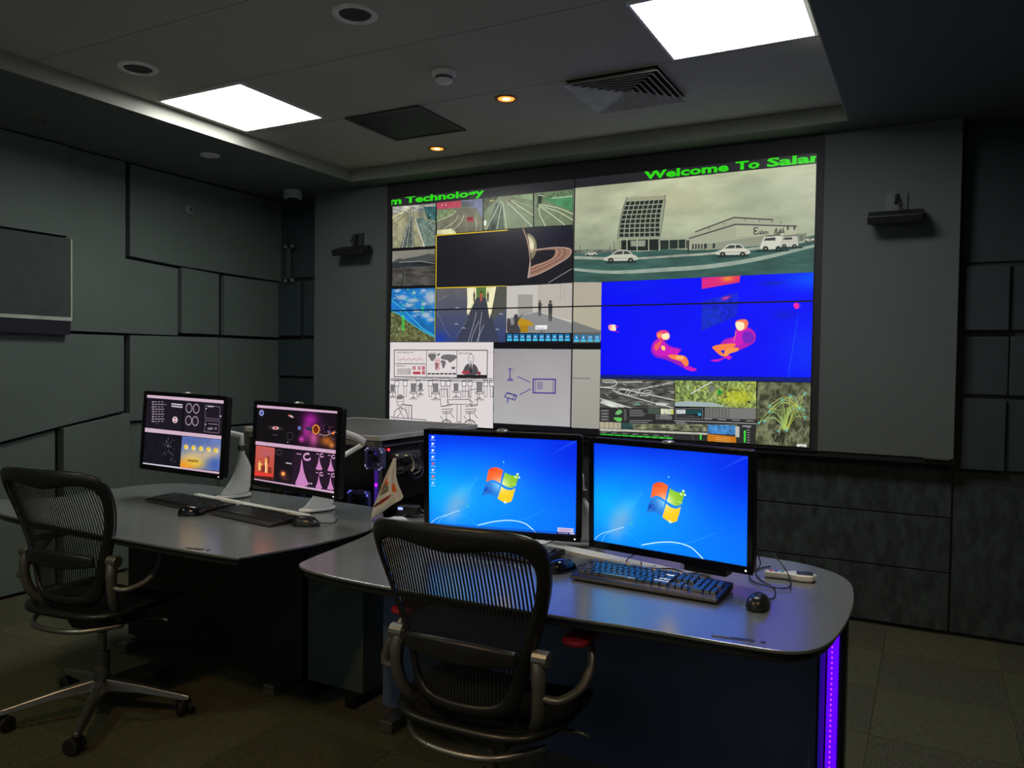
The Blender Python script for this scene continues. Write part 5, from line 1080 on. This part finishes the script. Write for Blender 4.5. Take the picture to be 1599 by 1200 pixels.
# loose cables on the front desk
for pts, lab in (([(-.80, 2.50, .80), (-.86, 2.42, .758), (-.78, 2.375, .755), (-.70, 2.40, .758), (-.64, 2.38, .755), (-.60, 2.44, .76)], 'thin black cable looping over the pale channel under the right front monitor'),
                 ([(-.50, 2.53, .86), (-.45, 2.50, .79), (-.47, 2.43, .757), (-.41, 2.36, .757), (-.345, 2.38, .757), (-.37, 2.50, .77), (-.43, 2.60, .80)], 'black cable coiled beside the handset on the front desk'),
                 ([(-1.16, 2.56, .80), (-1.17, 2.50, .765), (-1.22, 2.44, .757)], 'short black lead below the left front monitor')):
    tag(MB().tube(spline(pts, 6), .0022, 6).build('cable', blackc, smooth=True), lab, 'cable')
# white handset with dark screen
t = empty('handset', (-.362, 2.505, DT), .18); tag(t, 'white handset with small dark screen at the back right of the front desk', 'handset')
MB().prism([(-.075, -.014), (-.015, -.018), (.03, -.034), (.062, -.030), (.078, 0), (.062, .030), (.03, .034), (-.015, .018), (-.075, .014)], .002, .020).build('body', whitep, t, bevel=.005)
MB().prism(rrect(.018, .066, -.020, .020, .008), .0195, .022).build('screen', mat('handset_screen', (40, 50, 50), .15), t)
for k, cc in enumerate(((190, 60, 60), (60, 90, 190), (90, 170, 170))): MB().box(-.062+k*.016, -.050+k*.016, -.008, .008, .0195, .0215).build('key', mat('handset_key%d' % k, cc, .4), t)
MB().prism([(-.06, -.012), (.07, -.026), (.07, .026), (-.06, .012)], 0, .003).build('base', blackp, t)
# ---------------------------------------------------------------- table flag
t = empty('table_flag', (-1.905, 2.585, DT)); tag(t, 'small white table flag with orange and grey emblem on a thin pole', 'flag')
MB().lathe([(.042, 0), (.042, .004), (.030, .010), (.008, .014), (0, .014)], n=28).build('base', whitep, t, smooth=True)
MB().cyl((0, 0, .01), (-.003, 0, .262), .0022, n=8).build('pole', blackp, t)
MB().lathe([(.006, 0), (.009, .003), (.008, .008), (0, .010)], Matrix.Translation((-.003, 0, .260)), 14).build('finial', mat('chrome', (190, 192, 190), .2, metal=.9), t, smooth=True)
fc = Canvas(512, 768, lambda x, y: (x*512, y*768), 600)
fc.fill([(0, 0), (1, 0), (1, 1), (0, 1)], (214, 212, 204))
fc.fill([(.34, .30), (.54, .44), (.30, .60), (.06, .52), (.16, .40)], (226, 104, 44)); fc.fill([(.30, .40), (.52, .48), (.52, .58), (.14, .62), (.16, .50)], (112, 112, 92)); fc.line([(.2, .56), (.45, .50)], (220, 220, 200), .012)
fc.fill([(.66, .44), (.74, .56), (.74, .64), (.60, .60), (.60, .50)], (232, 108, 48)); fc.fill([(.10, .78), (.3, .69), (.58, .635), (.52, .70), (.3, .765), (.10, .81)], (150, 40, 26)); fc.fill([(.10, .80), (.3, .745), (.14, .73), (.04, .80)], (44, 34, 30))
m = bpy.data.materials.new('flag_cloth'); m.use_nodes = True; nt = m.node_tree; ti = nt.nodes.new('ShaderNodeTexImage'); ti.image = fc.image('flag_print'); nt.links.new(ti.outputs['Color'], nt.nodes['Principled BSDF'].inputs['Base Color']); nt.nodes['Principled BSDF'].inputs['Roughness'].default_value = .8
Lx = [(0, -.010), (.15, -.024), (.35, -.043), (.55, -.058), (.75, -.074), (.9, -.078), (1, -.074)]; Rx = [(0, .004), (.15, .006), (.35, .010), (.55, .030), (.75, .058), (.82, .052), (1, -.03)]
zt, zb = .254, .004
fi = lambda T, s_: float(np.interp(s_, [a for a, _ in T], [b_ for _, b_ in T]))
nv, nu = 28, 20; v = []; uvv = []
for i in range(nv+1):
    s_ = i/nv
    for k in range(nu+1):
        u_ = k/nu; x = fi(Lx, s_)*(1-u_)+fi(Rx, s_)*u_
        fold = .010*math.sin(u_*9+s_*2.0)*min(1, s_*2.2)+.004*math.sin(u_*19+1)*s_
        zbot_ = .003+.055*u_**1.5
        z = zt+(zbot_-zt)*s_
        v.append((x-.003-.006*s_, -.012+fold-.062*s_*(1-u_*.8), z)); uvv.append((u_*.9+.04, 1-s_))
me = bpy.data.meshes.new('cloth'); fcs = [(i*(nu+1)+k, i*(nu+1)+k+1, (i+1)*(nu+1)+k+1, (i+1)*(nu+1)+k) for i in range(nv) for k in range(nu)]
me.from_pydata(v, [], fcs); uvl = me.uv_layers.new(name='UVMap')
for lp in me.loops: uvl.data[lp.index].uv = uvv[lp.vertex_index]
me.materials.append(m); o = bpy.data.objects.new('cloth', me); COL.objects.link(o); o.parent = t; shade(o, True); q = o.modifiers.new('solid', 'SOLIDIFY'); q.thickness = .0012

# ---------------------------------------------------------------- equipment cabinet behind the desks
t = empty('equipment_cabinet', (0, 0, 0)); tag(t, 'open aluminium-framed equipment cabinet behind the left desk', 'cabinet')
EX0, EX1, EY0, EY1, EZ = -3.16, -2.281, 2.95, 3.85, 1.041
trimm = mat('cabinet_trim', (196, 198, 196), .4, metal=.2)
b = MB(); b.box(EX0, EX1, EY0, EY1, EZ-.012, EZ); b.build('top_panel', mat('cabinet_top', (84, 84, 84), .5), t, bevel=.002)
for (a, c_, e, g_) in ((EX0, EX1, EY0-.004, EY0+.004), (EX0, EX1, EY1-.004, EY1+.004), (EX0-.004, EX0+.004, EY0, EY1), (EX1-.004, EX1+.004, EY0, EY1)): MB().box(a, c_, e, g_, EZ-.020, EZ+.004).build('edge_trim', trimm, t, bevel=.002)
MB().box(EX0+.03, EX1-.03, EY0+.002, EY0+.014, EZ-.048, EZ-.024).build('front_rail', mat('rail_grey', (120, 122, 122), .5), t)
for (x, y) in ((EX0, EY0), (EX1-.03, EY0), (EX0, EY1-.03), (EX1-.03, EY1-.03), (-2.98, EY0), (-2.92, EY0)): MB().box(x, x+.028 if x > -2.9 or x < -3.1 else x+.022, y+.001, y+.028, .03, EZ-.024).build('post', darkalu, t, bevel=.002)
MB().box(EX0+.01, EX1-.01, EY0+.03, EY1-.02, .03, .05).build('bottom_shelf', blackp, t)
MB().box(EX0+.01, EX1-.01, EY0+.03, EY1-.02, .58, .60).build('middle_shelf', blackp, t)
MB().box(EX0+.012, EX1-.012, EY1-.03, EY1-.015, .05, EZ-.025).build('back_panel', dark, t)
for x in (EX0+.05, EX1-.1):
    for y in (EY0+.05, EY1-.1): MB().box(x, x+.05, y, y+.05, 0, .03).build('foot', rubber, t)
MB().box(EX1-.028, EX1-.006, EY0-.001, EY0+.0, .56, .97).build('glow_strip', mat('violet_soft', (60, 40, 90), .5, emit=(70, 36, 150), estr=.55), t)
MB().box(EX1-.022, EX1-.010, EY0-.004, EY0-.001, .805, .82).build('indicator_light', mat('violet_spot', (160, 40, 255), .5, emit=(150, 20, 255), estr=3), t)
for z in (.70, .72, .935): MB().box(EX0+.03, EX1-.03, EY0-.0015, EY0+.002, z-.004, z+.004).build('fan_bar', blackp, t)
# lit fans on the front
def fan(px, s_, lab, bright):
    p = at_y(px[0], px[1], EY0-.03); t = empty('cooling_fan', (p[0], EY0-.014, p[2])); tag(t, lab, 'fan', 'lit clear cooling fans')
    h = s_/2; b = MB(); o_ = rrect(-h, h, -h, h, .018, 4); i_ = [(.86*h*math.cos(a), .86*h*math.sin(a)) for a in [math.atan2(y, x) for x, y in o_]]; n = len(o_)
    v = [(x, y0, z) for y0 in (-.012, .012) for x, z in o_]+[(x, y0, z) for y0 in (-.012, .012) for x, z in i_]
    f = []
    for i in range(n):
        j = (i+1) % n; f += [(i, j, n+j, n+i), (2*n+i, 3*n+i, 3*n+j, 2*n+j), (i, 2*n+i, 2*n+j, j), (n+i, n+j, 3*n+j, 3*n+i)]
    b.add(v, f).build('shroud', clearb, t)
    MB().cyl((0, -.012, 0), (0, .012, 0), h*.32).build('hub', blackp, t, bevel=.002)
    for k in range(7):
        a = 2*PI*k/7; c_, s2 = math.cos(a), math.sin(a); b = MB(); r1, r2 = h*.3, h*.82
        P_ = lambda r, w_, y: (r*c_-w_*s2, y, r*s2+w_*c_)
        b.add([P_(r1, -.006, -.008), P_(r1, .010, .008), P_(r2, .020, .008), P_(r2, -.002, -.008)], [(0, 1, 2, 3)]); b.build('blade', clearb, t, solid=.0015)
    b = MB()
    for k in range(12):
        a = PI*2*k/12; x, z = o_[int(k*n/12)]; b.box(x*.93-.002, x*.93+.002, -.016, -.012, z*.93-.002, z*.93+.002)
    b.build('led_dots', bright, t)
dimw = mat('cool_dots', (200, 205, 230), .4, emit=(170, 176, 215), estr=.8); dimb = mat('blue_dots', (120, 120, 230), .4, emit=(120, 120, 240), estr=1.6)
fan((583, 717), .105, 'square clear cooling fan beside the cabinet corner post, above the flag', dimw)
fan((558, 787), .125, 'blue-lit cooling fan just above the left desk beside the flag', dimb)
fan((457, 777), .125, 'blue-lit cooling fan below the planet monitor', dimb)
for x in (-2.50, -2.84):
    pass
# computer in the right side of the cabinet, its rear towards the front desk
t = empty('computer_tower', (EX1, 0, 0)); tag(t, 'open computer rear with grey plates and cables behind the flag', 'computer')
def rear(name, pts, d, m, bev=.001, back=-.30):
    P_ = [at_x(x, y, EX1+d) for x, y in pts]; v = [(back, p[1], p[2]) for p in P_]+[(d, p[1], p[2]) for p in P_]; n = len(P_)
    return MB().add(v, [tuple(range(n)), tuple(range(2*n-1, n-1, -1))]+[(i, n+i, n+(i+1) % n, (i+1) % n) for i in range(n)]).build(name, m, t, bevel=bev)
rear('case', ((599, 694), (664, 680), (664, 770), (599, 790)), -.02, blackp)
rear('grey_plate', ((618, 710), (632, 706), (632, 715), (618, 719)), .012, steel, back=-.02)
rear('grey_plate', ((632, 706), (657, 703), (658, 712), (634, 715)), .008, steel, back=-.02)
rear('port_plate', ((617, 732), (632, 729), (632, 739), (617, 742)), .012, steel, back=-.02)
rear('port_opening', ((619, 735), (630, 733), (630, 737), (619, 739)), .015, dark, back=.0)
rear('board_bracket', ((634, 728), (660, 724), (660, 732), (634, 736)), .006, steel, back=-.02)
rear('dark_bay', ((619, 719), (640, 715), (640, 727), (619, 731)), .004, dark, back=-.02)
p = at_x(611, 703, EX1); o = MB().lathe([(.006, 0), (.006, .004), (0, .006)], Matrix.Translation((-.015, p[1], p[2])) @ Matrix.Rotation(PI/2, 4, 'Y'), 12).build('red_light', redl, t); o['label'] = 'glowing red indicator light'
for (x, y) in ((603, 710), (605, 716), (660, 697)):
    p = at_x(x, y, EX1); MB().lathe([(.004, 0), (.004, .003), (0, .004)], Matrix.Translation((-.018, p[1], p[2])) @ Matrix.Rotation(PI/2, 4, 'Y'), 10).build('screw', steel, t)
rear('upper_rail', ((600, 697), (663, 688), (663, 690), (600, 699)), .0, darkalu, back=-.02)
def cab(pts, m, r, lab, dx=.03):
    P_ = [at_x(x, y, EX1+dx+.012*math.sin(i*2.1)) for i, (x, y) in enumerate(pts)]
    tag(MB().tube(spline(P_, 6), r, 6).build('cable', m, smooth=True), lab, 'cable')
cab([(632, 712), (640, 713), (645, 720), (646, 730), (643, 737)], cream, .006, 'cream cable curving over the computer plates behind the flag')
cab([(638, 711), (650, 714), (657, 724), (655, 736), (646, 741)], mat('grey_cable', (110, 114, 124), .5), .005, 'grey cable beside the cream one behind the flag', .045)
cab([(650, 708), (656, 716), (661, 726), (660, 740), (652, 747), (645, 746), (639, 739)], bluec, .0035, 'thin blue cable hanging in a loop behind the flag', .055)
cab([(645, 707), (651, 722), (660, 728)], bluec, .0035, 'short blue cable crossing the upper grey plate', .07)
# clutter behind the front desk: coiled leads and a small adaptor
for k, (pts, lab) in enumerate((([(628, 800), (640, 790), (648, 788), (656, 790), (662, 796)], 'dark lead on the front desk behind the flag base'),
                                ([(624, 806), (636, 800), (650, 803), (664, 801)], 'dark lead lying nearest the flag base'))):
    P_ = [at_z(x, y+4, DT+.006+.004*(i % 2)) for i, (x, y) in enumerate(pts)]
    tag(MB().tube(spline(P_, 6), .004, 6).build('cable', mat('dark_grey_cable', (70, 72, 74), .4), smooth=True), lab, 'cable')
p = at_z(636, 800, DT); t = empty('power_adaptor', (p[0]+.06, 2.68, DT), .3); tag(t, 'small dark adaptor block with a blue light behind the flag', 'adaptor')
MB().box(-.045, .045, -.025, .025, 0, .045).build('body', blackp, t, bevel=.006); MB().box(-.052, -.044, -.008, .008, .015, .03).build('socket', greyp, t); MB().box(-.04, -.02, -.026, -.0245, .03, .040).build('blue_light', bluel, t)

# ---------------------------------------------------------------- mesh task chairs
Wo = [(.47, .0), (.475, .10), (.50, .150), (.56, .170), (.64, .192), (.72, .218), (.80, .243), (.87, .259), (.925, .262), (.965, .250), (.988, .215), (.998, .15), (1.0, .07), (1.0, 0)]
Wi = [(.515, .0), (.52, .08), (.54, .118), (.585, .138), (.65, .158), (.72, .182), (.79, .206), (.85, .221), (.895, .224), (.925, .208), (.938, .17), (.936, .12), (.926, .06), (.920, 0)]
def yb(x, z):
    s_ = (z-.47)/.53
    return -.175-.115*s_-.035*math.sin(s_*PI*1.0)*-1 + 1.05*x*x*(1-.35*s_)
def ring_loops(prof, n=48):
    pts = [(w_, z) for z, w_ in prof]+[(-w_, z) for z, w_ in prof[-2:0:-1]]
    pts = smooth_poly(pts, 3); return pts
def chair(x, y, rz, lab, padmat):
    t = empty('office_chair', (x, y, 0), rz); tag(t, lab, 'chair', 'black mesh task chairs')
    O, I = ring_loops(Wo), ring_loops(Wi); n = len(O); v = []; f = []
    for (L, dy) in ((O, -.006), (O, .020), (I, .014), (I, -.012)):
        for (a, z) in L: v.append((a, yb(a, z)+dy+(-.010 if L is I else 0), z))
    for r in range(4):
        r2 = (r+1) % 4
        for i in range(n): j = (i+1) % n; f.append((r*n+i, r*n+j, r2*n+j, r2*n+i))
    MB().add(v, f).build('back_frame', chairb, t, smooth=True, sub=1)
    # woven back: fine vertical strands
    b = MB(); Ii = np.array(I); zz_ = Ii[:, 1]; up_ = [(p[0], p[1]) for p in I]
    def span(a):
        zs_ = []
        for i in range(n):
            x0, z0 = I[i]; x1, z1 = I[(i+1) % n]
            if (x0 < a) != (x1 < a): zs_.append(z0+(z1-z0)*(a-x0)/(x1-x0))
        return (min(zs_), max(zs_)) if len(zs_) >= 2 else None
    k = -.218
    while k < .22:
        s_ = span(k)
        if s_ and s_[1]-s_[0] > .02:
            zl = np.linspace(s_[0]-.006, s_[1]+.006, 9); vv = []; ff = []
            for z in zl: vv += [(k-.0030, yb(k, z)-.004, z), (k+.0030, yb(k, z)-.004, z)]
            for i in range(8): ff.append((2*i, 2*i+1, 2*i+3, 2*i+2))
            b.add(vv, ff)
        k += .0098
    o = b.build('back_mesh', meshm, t); tag(o, 'dark woven strands', kind='stuff')
    # lumbar pad
    b = MB(); vv = []; ff = []
    for i, a in enumerate(np.linspace(-.165, .165, 15)):
        h = .034*(1-(a/.2)**2*.6); y_ = yb(a, .66)-.022; vv += [(a, y_, .655-h), (a, y_, .655+h), (a, y_-.016, .655+h*.8), (a, y_-.016, .655-h*.8)]
    for i in range(14):
        for k in range(4): ff.append((i*4+k, i*4+(k+1) % 4, (i+1)*4+(k+1) % 4, (i+1)*4+k))
    ff += [(3, 2, 1, 0), (56, 57, 58, 59)]; b.add(vv, ff).build('lumbar_pad', chairb, t, smooth=True, bevel=.004)
    # uprights and arms
    for s_ in (-1, 1):
        MB().tube(spline([(s_*.205, -.145, .665), (s_*.215, -.16, .60), (s_*.205, -.14, .50), (s_*.16, -.07, .425), (s_*.09, .0, .39)], 5), [.020]*6+[.018]*15, 10).build('back_upright', darkalu, t, smooth=True)
        MB().cyl((s_*.195, -.15, .655), (s_*.238, -.15, .655), .022).build('pivot', darkalu, t, bevel=.003)
        MB().tube(spline([(s_*.225, -.155, .56), (s_*.265, -.14, .555), (s_*.300, -.08, .575), (s_*.302, -.02, .62), (s_*.280, .01, .668)], 5), .013, 10, .8).build('arm_bracket', darkalu, t, smooth=True)
        pts = rrect(s_*.268-.036, s_*.268+.036, -.08, .12, .030, 5)
        ap = MB().prism(pts, .670, .686).build('arm_pad', padmat, t, bevel=.006)
    # seat
    so = smooth_poly([(-.17, -.19), (0, -.205), (.17, -.19), (.235, -.10), (.25, .05), (.235, .18), (.16, .245), (0, .26), (-.16, .245), (-.235, .18), (-.25, .05), (-.235, -.10)], 4)
    n2 = len(so); vv = []; ff = []
    for (sc, z, ) in ((1, .438), (1.0, .456), (.86, .452), (.86, .436)):
        for p in so:
            yy = p[1]*sc+.025*(1-sc); dz = -.045*max(0, (yy-.14)/.12)**2+.25*(p[0]*sc)**2*.6; vv.append((p[0]*sc, yy, z+dz))
    for r in range(4):
        for i in range(n2): ff.append((r*n2+i, r*n2+(i+1) % n2, ((r+1) % 4)*n2+(i+1) % n2, ((r+1) % 4)*n2+i))
    MB().add(vv, ff).build('seat_frame', chairb, t, smooth=True)
    b = MB(); vv = []; ff = []; R = 6
    for r in range(R+1):
        sc = .87*(1-r/R)+.0001
        for p in so: yy = p[1]*sc+.025*(1-sc); vv.append((p[0]*sc, yy, .447-.012*(1-sc)-.045*max(0, (yy-.14)/.12)**2+.15*(p[0]*sc)**2))
    for r in range(R):
        for i in range(n2): ff.append((r*n2+i, r*n2+(i+1) % n2, (r+1)*n2+(i+1) % n2, (r+1)*n2+i))
    b.add(vv, ff).build('seat_mesh', meshm, t, smooth=True)
    MB().frustum(-.10, .10, -.09, .15, .40, .345, .02).build('tilt_mechanism', chairb, t, bevel=.008)
    MB().tube([(.10, .05, .38), (.24, .06, .385), (.27, .06, .38)], .006, 8).build('lever', darkalu, t, smooth=True)
    MB().tube(spline([(-.21, -.10, .405), (-.12, -.20, .40), (0, -.225, .398), (.12, -.20, .40), (.21, -.10, .405)], 5), .010, 8).build('rear_loop', alum, t, smooth=True)
    MB().cyl((0, 0, .12), (0, 0, .25), .028).build('gas_sleeve', darkalu, t, smooth=False, bevel=.002); MB().cyl((0, 0, .24), (0, 0, .36), .016).build('gas_column', alum, t)
    base = empty('star_base', (0, 0, 0), CHB); base.parent = t
    base.name = 'star_base'
    bpy.data.objects.remove(base)
    MB().cyl((0, 0, .085), (0, 0, .135), .045, .036, 24).build('hub', darkalu, t, bevel=.003)
    for k in range(5):
        a = CHB+2*PI*k/5; d = Vector((math.cos(a), math.sin(a), 0)); nrm = Vector((-math.sin(a), math.cos(a), 0))
        vv = []; ff = []
        for (r, w_, zb_, zt_) in ((.025, .026, .095, .140), (.16, .021, .090, .120), (.33, .015, .066, .088), (.355, .010, .066, .082)):
            vv += [tuple(d*r-nrm*w_+Vector((0, 0, zb_))), tuple(d*r+nrm*w_+Vector((0, 0, zb_))), tuple(d*r+nrm*w_*.6+Vector((0, 0, zt_))), tuple(d*r-nrm*w_*.6+Vector((0, 0, zt_)))]
        for i in range(3):
            for q in range(4): ff.append((i*4+q, i*4+(q+1) % 4, (i+1)*4+(q+1) % 4, (i+1)*4+q))
        ff += [(3, 2, 1, 0), (12, 13, 14, 15)]
        leg = MB().add(vv, ff).build('leg', alum, t, bevel=.004)
        c0 = d*.335; a2 = a+.7+k*.5; e = Vector((math.cos(a2), math.sin(a2), 0)); c1_ = c0+Vector((-e.y, e.x, 0))*.014
        b = MB()
        for s_ in (-1, 1): b.cyl(c1_+e*(s_*.011)+Vector((0, 0, .030)), c1_+e*(s_*.026)+Vector((0, 0, .030)), .030, n=20)
        b.cyl(c0+Vector((0, 0, .03)), c0+Vector((0, 0, .07)), .007); b.build('caster', rubber, leg, bevel=.003)
    return t
CHB = math.radians(16)
chair(-2.84, 1.93, .15, 'black mesh office chair at the left desk', chairb)
CHB = math.radians(30)
chair(-1.065, 1.90, .03, 'black mesh office chair with red light coloured into its arm pads in front of the blue screens', redlitm)
